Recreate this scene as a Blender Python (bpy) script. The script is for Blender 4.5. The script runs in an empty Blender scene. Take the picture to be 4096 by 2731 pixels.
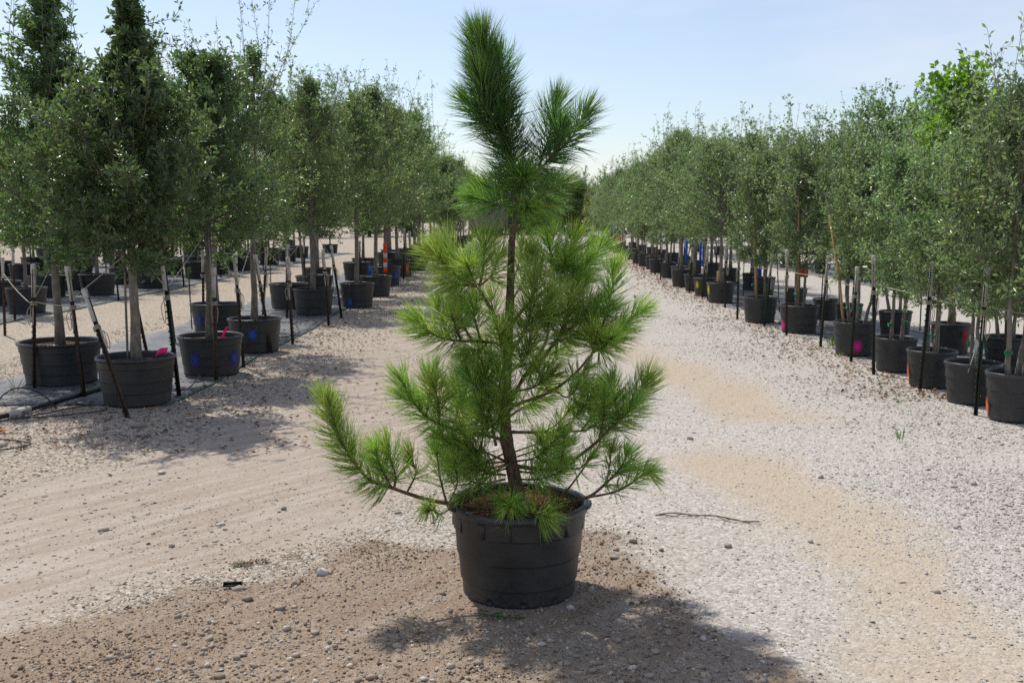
import bpy, math, random
import numpy as np
from mathutils import Vector, Matrix

# ------------------------------------------------------------------ camera, sky, sun, exposure
scene = bpy.context.scene
col = scene.collection
CAM_H = 1.65
cam_d = bpy.data.cameras.new('camera')
cam = bpy.data.objects.new('camera', cam_d)
col.objects.link(cam)
cam.location = (0, 0, CAM_H)
cam.rotation_euler = (math.radians(90 - 6.955), 0, 0)
cam_d.sensor_width = 36
cam_d.lens = 35.0
cam_d.clip_start = 0.05
cam_d.clip_end = 3000
cam_d.dof.use_dof = True
cam_d.dof.focus_distance = 4.5
cam_d.dof.aperture_fstop = 9.0
scene.camera = cam

SUN_TRAVEL = Vector((0.20, -0.28, -0.56))
SUN_EL = math.asin(0.56 / SUN_TRAVEL.length)
SUN_AZ = math.atan2(0.20, 0.28)            # sun stands this far to the left of +Y
world = bpy.data.worlds.new('World')
scene.world = world
world.use_nodes = True
wt = world.node_tree
wt.nodes.clear()
wo = wt.nodes.new('ShaderNodeOutputWorld')
bg = wt.nodes.new('ShaderNodeBackground')
sky = wt.nodes.new('ShaderNodeTexSky')
sky.sky_type = 'NISHITA'
sky.sun_disc = False
sky.sun_elevation = SUN_EL
sky.sun_rotation = -SUN_AZ
sky.air_density = 1.0
sky.dust_density = 0.9
sky.ozone_density = 1.6
bg.inputs['Strength'].default_value = 0.112
# thin high cloud, the same everywhere in the sky
tc = wt.nodes.new('ShaderNodeTexCoord')
mp = wt.nodes.new('ShaderNodeMapping')
mp.inputs['Scale'].default_value = (1.3, 1.3, 5.5)
mp.inputs['Location'].default_value = (0.55, 0.3, 0.15)
cn = wt.nodes.new('ShaderNodeTexNoise')
cn.inputs['Scale'].default_value = 1.7
cn.inputs['Detail'].default_value = 5
cn.inputs['Roughness'].default_value = 0.5
cr = wt.nodes.new('ShaderNodeMapRange')
cr.inputs['From Min'].default_value = 0.50
cr.inputs['From Max'].default_value = 0.80
cr.inputs['To Min'].default_value = 0.14
cr.inputs['To Max'].default_value = 0.62
cm = wt.nodes.new('ShaderNodeMix')
cm.data_type = 'RGBA'
cm.inputs[7].default_value = (7.0, 6.7, 7.2, 1)
wt.links.new(tc.outputs['Generated'], mp.inputs['Vector'])
wt.links.new(mp.outputs['Vector'], cn.inputs['Vector'])
wt.links.new(cn.outputs['Fac'], cr.inputs['Value'])
wt.links.new(cr.outputs['Result'], cm.inputs[0])
wt.links.new(sky.outputs['Color'], cm.inputs[6])
wt.links.new(cm.outputs[2], bg.inputs['Color'])
wt.links.new(bg.outputs['Background'], wo.inputs['Surface'])

sun_d = bpy.data.lights.new('sun', 'SUN')
sun_d.energy = 3.3
sun_d.angle = math.radians(0.53)
sun_d.color = (1.0, 0.955, 0.88)
sun = bpy.data.objects.new('sun', sun_d)
col.objects.link(sun)
sun.location = (-8, 12, 25)
sun.rotation_euler = SUN_TRAVEL.to_track_quat('-Z', 'Y').to_euler()

vs = scene.view_settings
vs.view_transform = 'Standard'
vs.look = 'None'
vs.exposure = 0.36
vs.gamma = 1.0
vs.use_curve_mapping = False
scene.cycles.use_denoising = False
scene.cycles.max_bounces = 6
scene.cycles.transparent_max_bounces = 6

rng = np.random.default_rng(7)

# ------------------------------------------------------------------ helpers
def tag(o, label=None, cat=None, group=None, kind=None):
    if label: o['label'] = label
    if cat: o['category'] = cat
    if group: o['group'] = group
    if kind: o['kind'] = kind
    return o

def obj(name, me, parent=None, mat=None):
    o = bpy.data.objects.new(name, me)
    col.objects.link(o)
    if parent is not None: o.parent = parent
    if mat is not None and me is not None and len(me.materials) == 0: me.materials.append(mat)
    return o

def empty(name, loc, rz=0.0, scale=None):
    o = bpy.data.objects.new(name, None)
    o.empty_display_size = 0.1
    col.objects.link(o)
    o.location = loc
    o.rotation_euler = (0, 0, rz)
    if scale is not None: o.scale = scale
    return o

def mesh_np(name, V, faces, smooth=False, mat=None, fattr=None, vattr=None):
    """faces: list of int arrays (n,k). fattr/vattr: dict name -> float array"""
    me = bpy.data.meshes.new(name)
    V = np.asarray(V, np.float32).reshape(-1, 3)
    faces = [np.asarray(f, np.int32) for f in faces if len(f)]
    loops = np.concatenate([f.ravel() for f in faces])
    tot = np.concatenate([np.full(len(f), f.shape[1], np.int32) for f in faces])
    start = np.concatenate([[0], np.cumsum(tot)[:-1]]).astype(np.int32)
    me.vertices.add(len(V)); me.vertices.foreach_set('co', V.ravel())
    me.loops.add(len(loops)); me.loops.foreach_set('vertex_index', loops)
    me.polygons.add(len(tot)); me.polygons.foreach_set('loop_start', start)
    if smooth: me.polygons.foreach_set('use_smooth', np.ones(len(tot), bool))
    for k, a in (fattr or {}).items():
        at = me.attributes.new(k, 'FLOAT', 'FACE'); at.data.foreach_set('value', np.asarray(a, np.float32))
    for k, a in (vattr or {}).items():
        at = me.attributes.new(k, 'FLOAT', 'POINT'); at.data.foreach_set('value', np.asarray(a, np.float32))
    me.update(calc_edges=True)
    if mat is not None: me.materials.append(mat)
    return me

class MB:
    """collects tubes, boxes and rings of one mesh"""
    def __init__(s): s.V = []; s.F3 = []; s.F4 = []; s.n = 0
    def add(s, V, F3=None, F4=None):
        V = np.asarray(V, float).reshape(-1, 3)
        if F3 is not None and len(F3): s.F3.append(np.asarray(F3) + s.n)
        if F4 is not None and len(F4): s.F4.append(np.asarray(F4) + s.n)
        s.V.append(V); s.n += len(V)
    def tube(s, pts, radii, n=6, cap=True):
        P = np.asarray(pts, float); m = len(P)
        R = np.broadcast_to(np.asarray(radii, float), (m,))
        T = np.gradient(P, axis=0); T /= (np.linalg.norm(T, axis=1, keepdims=True) + 1e-12)
        up = np.array([0, 0, 1.]) if abs(T[0][2]) < .9 else np.array([1., 0, 0])
        a = np.cross(T[0], up); a /= np.linalg.norm(a)
        A = np.empty((m, 3)); A[0] = a
        for i in range(1, m):
            a = a - T[i] * a.dot(T[i]); a /= (np.linalg.norm(a) + 1e-12); A[i] = a
        B = np.cross(T, A)
        th = np.arange(n) * 2 * math.pi / n
        V = P[:, None] + R[:, None, None] * (np.cos(th)[None, :, None] * A[:, None] + np.sin(th)[None, :, None] * B[:, None])
        i = np.arange(m - 1)[:, None] * n; j = np.arange(n)[None]; k = (j + 1) % n
        F4 = np.stack([i + j, i + k, i + n + k, i + n + j], -1).reshape(-1, 4)
        F3 = []
        if cap:
            V = np.concatenate([V.reshape(-1, 3), P[:1] - T[:1] * R[0] * .2, P[-1:] + T[-1:] * R[-1] * .4])
            c0 = m * n; c1 = c0 + 1; l = (m - 1) * n
            F3 = [(c0, (q + 1) % n, q) for q in range(n)] + [(c1, l + q, l + (q + 1) % n) for q in range(n)]
        s.add(V, F3, F4)
    def box(s, c, d, rot=None):
        c = np.asarray(c, float); d = np.asarray(d, float) / 2
        q = np.array([(x, y, z) for z in (-1, 1) for y in (-1, 1) for x in (-1, 1)]) * d
        if rot is not None: q = q @ np.asarray(rot).T
        s.add(q + c, None, [(0, 2, 3, 1), (4, 5, 7, 6), (0, 1, 5, 4), (2, 6, 7, 3), (0, 4, 6, 2), (1, 3, 7, 5)])
    def lathe(s, prof, seg=40, wob=None):
        pr = np.asarray(prof, float); m = len(pr)
        th = np.arange(seg) * 2 * math.pi / seg
        r = pr[:, 0][:, None] * np.ones(seg)
        if wob is not None: r = r * (1 + wob(th)[None])
        V = np.stack([r * np.cos(th), r * np.sin(th), pr[:, 1][:, None] * np.ones(seg)], -1)
        i = np.arange(m - 1)[:, None] * seg; j = np.arange(seg)[None]; k = (j + 1) % seg
        s.add(V, None, np.stack([i + j, i + k, i + seg + k, i + seg + j], -1).reshape(-1, 4))
    def mesh(s, name, mat=None, smooth=True):
        f = []
        if s.F3: f.append(np.concatenate(s.F3))
        if s.F4: f.append(np.concatenate(s.F4))
        return mesh_np(name, np.concatenate(s.V), f, smooth, mat)

def smoothstep(x, a, b):
    t = np.clip((x - a) / (b - a), 0, 1); return t * t * (3 - 2 * t)

def bez(pts, n):
    """Catmull-Rom through pts, n samples"""
    P = np.asarray(pts, float)
    if len(P) == 2: return P[0] + (P[1] - P[0]) * np.linspace(0, 1, n)[:, None]
    Q = np.concatenate([[2 * P[0] - P[1]], P, [2 * P[-1] - P[-2]]])
    d = np.concatenate([[0], np.cumsum(np.linalg.norm(np.diff(P, axis=0), axis=1))]); d /= d[-1]
    out = []
    for t in np.linspace(0, 1, n):
        i = min(np.searchsorted(d, t, side='right') - 1, len(P) - 2)
        u = (t - d[i]) / (d[i + 1] - d[i])
        a, b, c, e = Q[i], Q[i + 1], Q[i + 2], Q[i + 3]
        out.append(.5 * (2 * b + (c - a) * u + (2 * a - 5 * b + 4 * c - e) * u * u + (3 * b - a - 3 * c + e) * u ** 3))
    return np.array(out)

# ------------------------------------------------------------------ materials
class NT:
    def __init__(s, name):
        s.m = bpy.data.materials.new(name); s.m.use_nodes = True
        s.t = s.m.node_tree; s.t.nodes.clear()
        s.out = s.t.nodes.new('ShaderNodeOutputMaterial')
    def n(s, typ, **kw):
        x = s.t.nodes.new('ShaderNode' + typ)
        for k, v in kw.items():
            if k in x.inputs: x.inputs[k].default_value = v
            else: setattr(x, k, v)
        return x
    def l(s, a, b): s.t.links.new(a, b)
    def mix(s, fac, a, b, blend='MIX'):
        x = s.n('Mix', data_type='RGBA', blend_type=blend)
        for sock, v in ((0, fac), (6, a), (7, b)):
            if hasattr(v, 'is_output'): s.l(v, x.inputs[sock])
            elif sock == 0: x.inputs[0].default_value = v
            else: x.inputs[sock].default_value = (*v, 1)
        return x.outputs[2]
    def math(s, op, a, b=0.0, clamp=False):
        x = s.n('Math', operation=op, use_clamp=clamp)
        for i, v in enumerate((a, b)):
            if hasattr(v, 'is_output'): s.l(v, x.inputs[i])
            else: x.inputs[i].default_value = v
        return x.outputs[0]
    def rng(s, v, a, b, c=0.0, d=1.0):
        x = s.n('MapRange'); s.l(v, x.inputs[0])
        for i, q in enumerate((a, b, c, d)): x.inputs[i + 1].default_value = q
        return x.outputs[0]
    def noise(s, vec, scale, detail=3, rough=.55):
        x = s.n('TexNoise', Scale=scale, Detail=detail, Roughness=rough)
        if vec is not None: s.l(vec, x.inputs['Vector'])
        return x.outputs['Fac']
    def attr(s, name): return s.n('Attribute', attribute_name=name).outputs['Fac']
    def ramp(s, fac, stops):
        x = s.n('ValToRGB'); e = x.color_ramp.elements
        while len(e) < len(stops): e.new(.5)
        for q, (p, c) in zip(e, stops): q.position = p; q.color = (*c, 1)
        s.l(fac, x.inputs[0]); return x.outputs[0]
    def pos(s): return s.n('NewGeometry').outputs['Position']
    def objc(s): return s.n('TexCoord').outputs['Object']
    def bump(s, h, strength=.5, dist=.01, normal=None):
        x = s.n('Bump', Strength=strength, Distance=dist); s.l(h, x.inputs['Height'])
        if normal is not None: s.l(normal, x.inputs['Normal'])
        return x.outputs[0]
    def princ(s, color, rough=.6, spec=.5, normal=None, metal=0.0):
        x = s.n('BsdfPrincipled')
        if hasattr(color, 'is_output'): s.l(color, x.inputs['Base Color'])
        else: x.inputs['Base Color'].default_value = (*color, 1)
        if hasattr(rough, 'is_output'): s.l(rough, x.inputs['Roughness'])
        else: x.inputs['Roughness'].default_value = rough
        x.inputs['Specular IOR Level'].default_value = spec
        x.inputs['Metallic'].default_value = metal
        if normal is not None: s.l(normal, x.inputs['Normal'])
        return x.outputs[0]
    def done(s, sh): s.l(sh, s.out.inputs['Surface']); return s.m

def leaf_mat(name, stops, trans=.35, tcol=(1.25, 1.35, .55), rough=.38, spec=.5):
    t = NT(name)
    r = t.attr('rnd')
    oi = t.n('ObjectInfo').outputs['Random']
    c = t.ramp(r, stops)
    hsv = t.n('HueSaturation'); t.l(c, hsv.inputs['Color'])
    t.l(t.rng(oi, 0, 1, .485, .512), hsv.inputs['Hue']); t.l(t.rng(oi, 0, 1, .86, 1.18), hsv.inputs['Value'])
    c = hsv.outputs[0]
    p = t.princ(c, rough, spec)
    tr = t.n('BsdfTranslucent'); t.l(t.mix(1.0, c, tcol, 'MULTIPLY'), tr.inputs['Color'])
    mx = t.n('MixShader'); mx.inputs[0].default_value = trans
    t.l(p, mx.inputs[1]); t.l(tr.outputs[0], mx.inputs[2])
    return t.done(mx.outputs[0])

M = {}
M['oak_leaf'] = leaf_mat('oak_leaf', [(0, (.068, .120, .062)), (.5, (.125, .192, .095)), (.85, (.195, .265, .118)), (1, (.27, .27, .11))], .50, (1.1, 1.3, .65), rough=.28, spec=.5)
M['oak_leaf_light'] = leaf_mat('oak_leaf_light', [(0, (.115, .185, .085)), (.5, (.185, .270, .125)), (.85, (.255, .345, .155)), (1, (.32, .33, .14))], .50, (1.15, 1.25, .65), rough=.30, spec=.5)
M['oak_leaf_grey'] = leaf_mat('oak_leaf_grey', [(0, (.15, .22, .115)), (.5, (.215, .300, .160)), (.9, (.285, .370, .200)), (1, (.34, .36, .18))], .50, (1.1, 1.22, .68), rough=.30, spec=.5)
M['elm_leaf'] = leaf_mat('elm_leaf', [(0, (.11, .21, .03)), (.6, (.19, .32, .05)), (1, (.28, .38, .07))], .58, (1.3, 1.4, .5), rough=.45)
M['yellow_leaf'] = leaf_mat('yellow_leaf', [(0, (.10, .14, .02)), (.6, (.17, .21, .035)), (1, (.26, .26, .05))], .5, (1.3, 1.3, .5), rough=.45)
M['far_leaf'] = leaf_mat('far_leaf', [(0, (.06, .12, .045)), (.6, (.115, .195, .075)), (1, (.17, .25, .10))], .45, rough=.5)
M['needle'] = leaf_mat('needle', [(0, (.045, .105, .042)), (.3, (.085, .180, .055)), (.6, (.165, .300, .070)), (.85, (.265, .400, .095)), (.97, (.36, .47, .13)), (1, (.42, .28, .10))], .48, (1.15, 1.2, .55), rough=.34)
M['dry_leaf'] = leaf_mat('dry_leaf', [(0, (.10, .045, .02)), (.6, (.22, .11, .05)), (1, (.34, .21, .10))], .15, (1, .8, .6), rough=.7, spec=.2)
M['weed_leaf'] = leaf_mat('weed_leaf', [(0, (.06, .12, .02)), (.7, (.10, .19, .03)), (1, (.20, .23, .06))], .4, rough=.5)

def bark(name, a, b, scale=30, stretch=.35, bumpd=.004, smax=1):
    t = NT(name)
    mpn = t.n('Mapping'); mpn.inputs['Scale'].default_value = (1, 1, stretch); t.l(t.objc(), mpn.inputs[0])
    f = t.noise(mpn.outputs[0], scale, 5, .65); g = t.noise(mpn.outputs[0], scale * 4, 3)
    c = t.mix(t.rng(f, .35, .65), a, b)
    h = t.math('ADD', f, t.math('MULTIPLY', g, .5))
    return t.done(t.princ(c, .85, .25, t.bump(h, .8, bumpd)))
M['bark_grey'] = bark('bark_grey', (.115, .095, .073), (.265, .235, .195), 25)
M['bark_twig'] = bark('bark_twig', (.10, .08, .055), (.21, .175, .13), 30)
M['bark_pine'] = bark('bark_pine', (.055, .036, .026), (.20, .135, .095), 45, .45, .010)
M['bark_pine_twig'] = bark('bark_pine_twig', (.085, .052, .03), (.21, .135, .08), 160, .8, .003)
M['cane'] = bark('cane', (.30, .19, .09), (.46, .31, .16), 10, .1, .001)

def plastic(name, c, rough=.42, dust=(.085, .078, .07)):
    t = NT(name); p = t.objc()
    f = t.noise(p, 5, 4, .6); g = t.noise(p, 60, 3)
    sx = t.n('SeparateXYZ'); t.l(p, sx.inputs[0])
    low = t.rng(sx.outputs[2], .16, 0.0)
    amt = t.math('MULTIPLY', t.rng(f, .42, .75), .35)
    amt = t.math('ADD', amt, t.math('MULTIPLY', t.math('MULTIPLY', low, t.rng(g, .35, .65)), .45), True)
    cc = t.mix(amt, c, dust)
    return t.done(t.princ(cc, t.rng(f, .3, .7, rough - .06, rough + .2), .5, t.bump(t.math('ADD', t.math('MULTIPLY', g, .3), f), .12, .004)))
M['pot'] = plastic('pot_plastic', (.015, .0165, .018))
M['pot_rim'] = plastic('pot_rim_plastic', (.024, .025, .028), .34)
t = NT('potting_soil'); p = t.pos(); f = t.noise(p, 90, 4, .7)
M['potsoil'] = t.done(t.princ(t.ramp(f, [(.3, (.03, .018, .012)), (.55, (.12, .075, .045)), (.75, (.27, .19, .12))]), .95, .1, t.bump(f, 1, .02)))
t = NT('pine_straw_soil'); p = t.pos(); f = t.noise(p, 70, 4, .7)
M['straw'] = t.done(t.princ(t.ramp(f, [(.3, (.05, .025, .015)), (.55, (.17, .08, .045)), (.75, (.30, .17, .09))]), .95, .1, t.bump(f, 1, .02)))
t = NT('post_green_steel'); p = t.objc(); f = t.noise(p, 14, 4, .6)
M['post'] = t.done(t.princ(t.mix(t.rng(f, .48, .62), (.012, .030, .020), (.045, .028, .020)), .5, .4, None, .2))
t = NT('post_rusty_steel'); p = t.objc(); f = t.noise(p, 20, 4, .6)
M['post_rust'] = t.done(t.princ(t.mix(t.rng(f, .35, .65), (.030, .022, .018), (.085, .052, .036)), .7, .3, None, .2))
t = NT('white_pvc'); p = t.objc(); f = t.noise(p, 9, 4, .6)
M['pvc'] = t.done(t.princ(t.mix(t.rng(f, .45, .75), (.50, .48, .43), (.33, .29, .235)), .5, .4))
t = NT('twine'); f = t.noise(t.pos(), 200, 2)
M['twine'] = t.done(t.princ(t.mix(f, (.30, .26, .20), (.55, .50, .42)), .9, .1))
t = NT('tie_tape_green'); M['tape'] = t.done(t.princ((.005, .20, .075), .4, .5))
t = NT('black_hose'); M['hose'] = t.done(t.princ((.018, .018, .02), .45, .5))
def ribbon(name, c):
    t = NT(name); x = t.n('BsdfTranslucent'); x.inputs[0].default_value = (*c, 1)
    mx = t.n('MixShader'); mx.inputs[0].default_value = .45
    t.l(t.princ(c, .4, .4), mx.inputs[1]); t.l(x.outputs[0], mx.inputs[2]); return t.done(mx.outputs[0])
M['pink'] = ribbon('pink_ribbon', (.90, .03, .28)); M['orange'] = ribbon('orange_ribbon', (.95, .12, .02))
M['bluetag'] = ribbon('blue_plastic', (.03, .16, .65)); M['yellowtag'] = ribbon('amber_plastic', (.90, .38, .02))
M['redtag'] = ribbon('red_plastic', (.85, .05, .03)); M['creamtag'] = ribbon('cream_card', (.70, .58, .30)); M['whitetag'] = ribbon('white_tag', (.75, .75, .72))
def spray(name, c):
    t = NT(name); e = t.attr('edge'); f = t.noise(t.objc(), 40, 4, .7)
    a = t.math('MULTIPLY', t.rng(t.math('ADD', e, t.math('MULTIPLY', t.math('SUBTRACT', f, .5), .5)), .0, .75), .92, True)
    mx = t.n('MixShader'); t.l(a, mx.inputs[0])
    t.l(t.n('BsdfTransparent').outputs[0], mx.inputs[1]); t.l(t.princ(c, .6, .3), mx.inputs[2]); return t.done(mx.outputs[0])
M['spray_blue'] = spray('spray_blue', (.025, .11, .48)); M['spray_violet'] = spray('spray_violet', (.04, .06, .32))
M['spray_pink'] = spray('spray_pink', (.72, .03, .26)); M['spray_yellow'] = spray('spray_yellow', (.75, .60, .06))
M['spray_orange'] = spray('spray_orange', (.80, .16, .02))
t = NT('chalk'); M['chalk'] = t.done(t.princ((.16, .16, .155), .9, .1))
t = NT('weed_fabric'); p = t.pos()
w1 = t.n('TexWave', Scale=110.0, Distortion=.4); t.l(p, w1.inputs[0]); f = t.noise(p, 3, 5, .65); g = t.noise(p, 40, 3, .6)
c = t.mix(t.rng(f, .45, .72), (.085, .09, .10), (.23, .21, .185)); c = t.mix(t.rng(g, .6, .75), c, (.30, .27, .23))
M['mat'] = t.done(t.princ(c, .55, .5, t.bump(t.math('ADD', w1.outputs[0], t.math('MULTIPLY', f, 3)), .25, .006)))
M['hem'] = None
t = NT('mat_hem_green'); M['hem'] = t.done(t.princ((.03, .12, .08), .6, .3))

# ------------------------------------------------------------------ the ground
def poly_sd(x, y, poly):
    """signed distance, positive inside"""
    P = np.asarray(poly, float); n = len(P)
    d = np.full(x.shape, 1e9); ins = np.zeros(x.shape, bool)
    for i in range(n):
        a, b = P[i], P[(i + 1) % n]
        e = b - a; L = e.dot(e)
        t = np.clip(((x - a[0]) * e[0] + (y - a[1]) * e[1]) / L, 0, 1)
        d = np.minimum(d, np.hypot(x - a[0] - t * e[0], y - a[1] - t * e[1]))
        if a[1] != b[1]:
            c = ((a[1] > y) != (b[1] > y)) & (x < (b[0] - a[0]) * (y - a[1]) / (b[1] - a[1]) + a[0])
            ins ^= c
    return np.where(ins, d, -d)

def line_d(x, y, pts):
    d = np.full(x.shape, 1e9); P = np.asarray(pts, float)
    for a, b in zip(P[:-1], P[1:]):
        e = b - a; t = np.clip(((x - a[0]) * e[0] + (y - a[1]) * e[1]) / e.dot(e), 0, 1)
        d = np.minimum(d, np.hypot(x - a[0] - t * e[0], y - a[1] - t * e[1]))
    return d

SOIL = [(-2.6, 3.0), (-1.98, 3.69), (-1.77, 3.77), (-1.49, 4.2), (-1.01, 4.66), (-.72, 4.95), (-.4, 4.85), (.06, 4.9), (.38, 5.12),
        (.51, 5.05), (.64, 4.68), (.85, 4.44), (1.01, 4.08), (1.15, 3.73), (1.3, 3.43), (1.6, 2.6), (-2.6, 2.2)]
LANE = [(-7, 2.6), (-3.18, 6.0), (-2.39, 7.38), (-2.0, 9.49), (-1.67, 12.8), (-1.5, 26), (-.9, 60), (.4, 120), (2.4, 120), (1.0, 60), (.35, 33),
        (-.2, 15), (-.45, 9.49), (-.49, 6.24), (-.78, 5.31), (-1.41, 4.62), (-2.07, 3.85), (-3.2, 2.2), (-7, 1)]
TAN1 = [(1.2, 60), (1.1, 26), (1.3, 15), (1.55, 11.6), (1.85, 10.7), (2.0, 9.7), (2.16, 8.4)]
TAN2 = [(1.5, 6.6), (1.66, 5.47), (1.83, 4.62), (1.9, 3.98), (1.95, 3.0)]

def fbm(x, y, s, seed=0):
    r = np.random.default_rng(seed); o = np.zeros_like(x); a = 1.0
    for k in range(4):
        for q in range(3):
            th = r.uniform(0, 6.28); ph = r.uniform(0, 6.28)
            o += a * np.sin((x * math.cos(th) + y * math.sin(th)) * s * r.uniform(.8, 1.25) + ph)
        s *= 2.1; a *= .5
    return o / 4

def masks(x, y):
    nz = fbm(x, y, 3.0, 3) * .10
    soil = smoothstep(poly_sd(x, y, SOIL) + nz * 2.2 + .22 * fbm(x * 1.0, y * 1.6, 1.9, 77), -.22, .30)
    lane = smoothstep(poly_sd(x, y, LANE) + nz * 2, -.25, .30)
    tan = np.maximum(1 - smoothstep(line_d(x, y, TAN1) + nz * 3.5, -.05, .85), 1 - smoothstep(line_d(x, y, TAN2) + nz * 3.5, -.05, .80))
    # stony streaks that the wheels leave along the lane
    streak = smoothstep(fbm(x * 1.0 + y * .55, y * .25 - x * .2, 3.2, 9), .15, .75)
    return soil, lane * (1 - .55 * streak), tan

def gh(x, y):
    x = np.asarray(x, float); y = np.asarray(y, float)
    soil, lane, tan = masks(x, y)
    near = 1 - smoothstep(y, 14, 30)
    z = .010 * fbm(x, y, 2.2, 5) * near + .004 * fbm(x, y, 9, 6) * near
    z += soil * (.012 * fbm(x, y, 5, 8) + .012)
    z -= lane * .012 + tan * .010
    return z
def gz(x, y): return float(gh(np.array([x]), np.array([y]))[0])

def spread(lo, hi, step, far, grow, far_lo=None):
    a = list(np.arange(lo, hi + 1e-6, step)); s = step; v = hi
    while v < far: s *= grow; v += s; a.append(v)
    s = step; v = lo; fl = -far if far_lo is None else far_lo
    while v > fl: s *= grow; v -= s; a.insert(0, v)
    return np.array(a)
gx = spread(-5.4, 5.4, .055, 900, 1.22)
gy = spread(2.6, 13.0, .055, 1600, 1.12, -40)
X, Y = np.meshgrid(gx, gy); nx, ny = len(gx), len(gy)
xf, yf = X.ravel(), Y.ravel()
ms, ml, mt = masks(xf, yf)
i = np.arange(ny - 1)[:, None] * nx + np.arange(nx - 1)[None]
F = np.stack([i, i + 1, i + nx + 1, i + nx], -1).reshape(-1, 4)

t = NT('ground'); p = t.pos()
soil, lane, tan = t.attr('soil'), t.attr('lane'), t.attr('tan')
n1 = t.noise(p, 1.3, 5, .6); n2 = t.noise(p, 9, 5, .65); n3 = t.noise(p, 70, 4, .7); n4 = t.noise(p, 260, 2, .6)
v1 = t.n('TexVoronoi', Scale=62.0, Randomness=1.0); t.l(p, v1.inputs['Vector'])
v2 = t.n('TexVoronoi', Scale=125.0, Randomness=1.0); t.l(p, v2.inputs['Vector'])
sp = t.n('SeparateColor'); t.l(v1.outputs['Color'], sp.inputs[0])
sx = t.n('SeparateXYZ'); t.l(p, sx.inputs[0])
side = t.rng(t.math('ADD', sx.outputs[0], t.math('MULTIPLY', t.math('SUBTRACT', n1, .5), 2.5)), -1.2, 1.4)
gr_r = t.ramp(sp.outputs[0], [(0, (.30, .268, .23)), (.3, (.405, .37, .328)), (.7, (.485, .452, .41)), (1, (.59, .565, .53))])
gr_l = t.ramp(sp.outputs[0], [(0, (.15, .115, .08)), (.35, (.32, .26, .195)), (.75, (.44, .375, .30)), (1, (.58, .54, .47))])
grav = t.mix(side, gr_l, gr_r)
gap = t.rng(v1.outputs['Distance'], .45, .85)
grav = t.mix(t.math('MULTIPLY', gap, .30), grav, (.24, .20, .16))
dust = t.mix(side, (.41, .35, .285), (.455, .41, .355))
grav = t.mix(t.math('MULTIPLY', t.rng(n2, .35, .7), .55), grav, dust)
dirt = t.ramp(n3, [(.25, (.27, .22, .175)), (.5, (.395, .335, .28)), (.75, (.49, .435, .375))])
dirt = t.mix(t.math('MULTIPLY', t.rng(n2, .45, .72), .45), dirt, (.31, .24, .18)); dirt = t.mix(t.math('MULTIPLY', t.rng(n4, .55, .75), .5), dirt, (.22, .17, .125))
mpa = t.n('Mapping'); mpa.inputs['Rotation'].default_value = (0, 0, math.radians(-50)); t.l(p, mpa.inputs[0])
mpb = t.n('Mapping'); mpb.inputs['Scale'].default_value = (.8, 9.0, 1); t.l(mpa.outputs[0], mpb.inputs[0])
na = t.noise(mpb.outputs[0], 1.0, 5, .62)
dirt = t.mix(t.math('MULTIPLY', t.rng(na, .44, .66), .70), dirt, (.27, .205, .15)); dirt = t.mix(t.math('MULTIPLY', t.rng(na, .50, .30), .40), dirt, (.47, .415, .36))
tanc = t.ramp(n3, [(.25, (.32, .235, .15)), (.5, (.43, .335, .225)), (.75, (.50, .42, .32))])
brown = t.ramp(t.math('ADD', t.math('MULTIPLY', n3, .6), t.math('MULTIPLY', n4, .4)), [(.3, (.125, .083, .054)), (.5, (.245, .176, .121)), (.66, (.335, .262, .194)), (.8, (.43, .365, .29))])
edge = t.math('MULTIPLY', t.math('SUBTRACT', n2, .5), .9)
fl = t.rng(t.math('ADD', lane, edge), .25, .75); ft = t.rng(t.math('ADD', tan, t.math('MULTIPLY', t.math('SUBTRACT', t.math('ADD', n2, n1), 1.0), .9)), .10, 1.0); fs = t.rng(t.math('ADD', soil, edge), .3, .7)
c = t.mix(t.math('MULTIPLY', fl, .85), grav, dirt)
c = t.mix(t.math('MULTIPLY', ft, .68), c, tanc)
c = t.mix(t.math('MULTIPLY', t.math('MULTIPLY', fs, t.rng(na, .66, .40, .62, 1.0)), .93), c, brown)
peb = t.math('SUBTRACT', 1.0, v1.outputs['Distance'])
soft = t.math('SUBTRACT', 1.0, t.math('MULTIPLY', fl, .75))
h = t.math('ADD', t.math('MULTIPLY', t.math('MULTIPLY', peb, soft), .8), t.math('ADD', t.math('MULTIPLY', n3, .55), t.math('ADD', t.math('MULTIPLY', v2.outputs['Distance'], .35), t.math('MULTIPLY', na, 1.2))))
M['ground'] = t.done(t.princ(c, .95, .12, t.bump(h, .6, .010)))
g = obj('ground', mesh_np('ground', np.stack([xf, yf, gh(xf, yf)], -1), [F], True, M['ground'], None, {'soil': ms, 'lane': ml, 'tan': mt}))
tag(g, 'pale gravel and packed dirt yard with a brown soil patch round the pine pot', None, None, 'structure')

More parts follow.
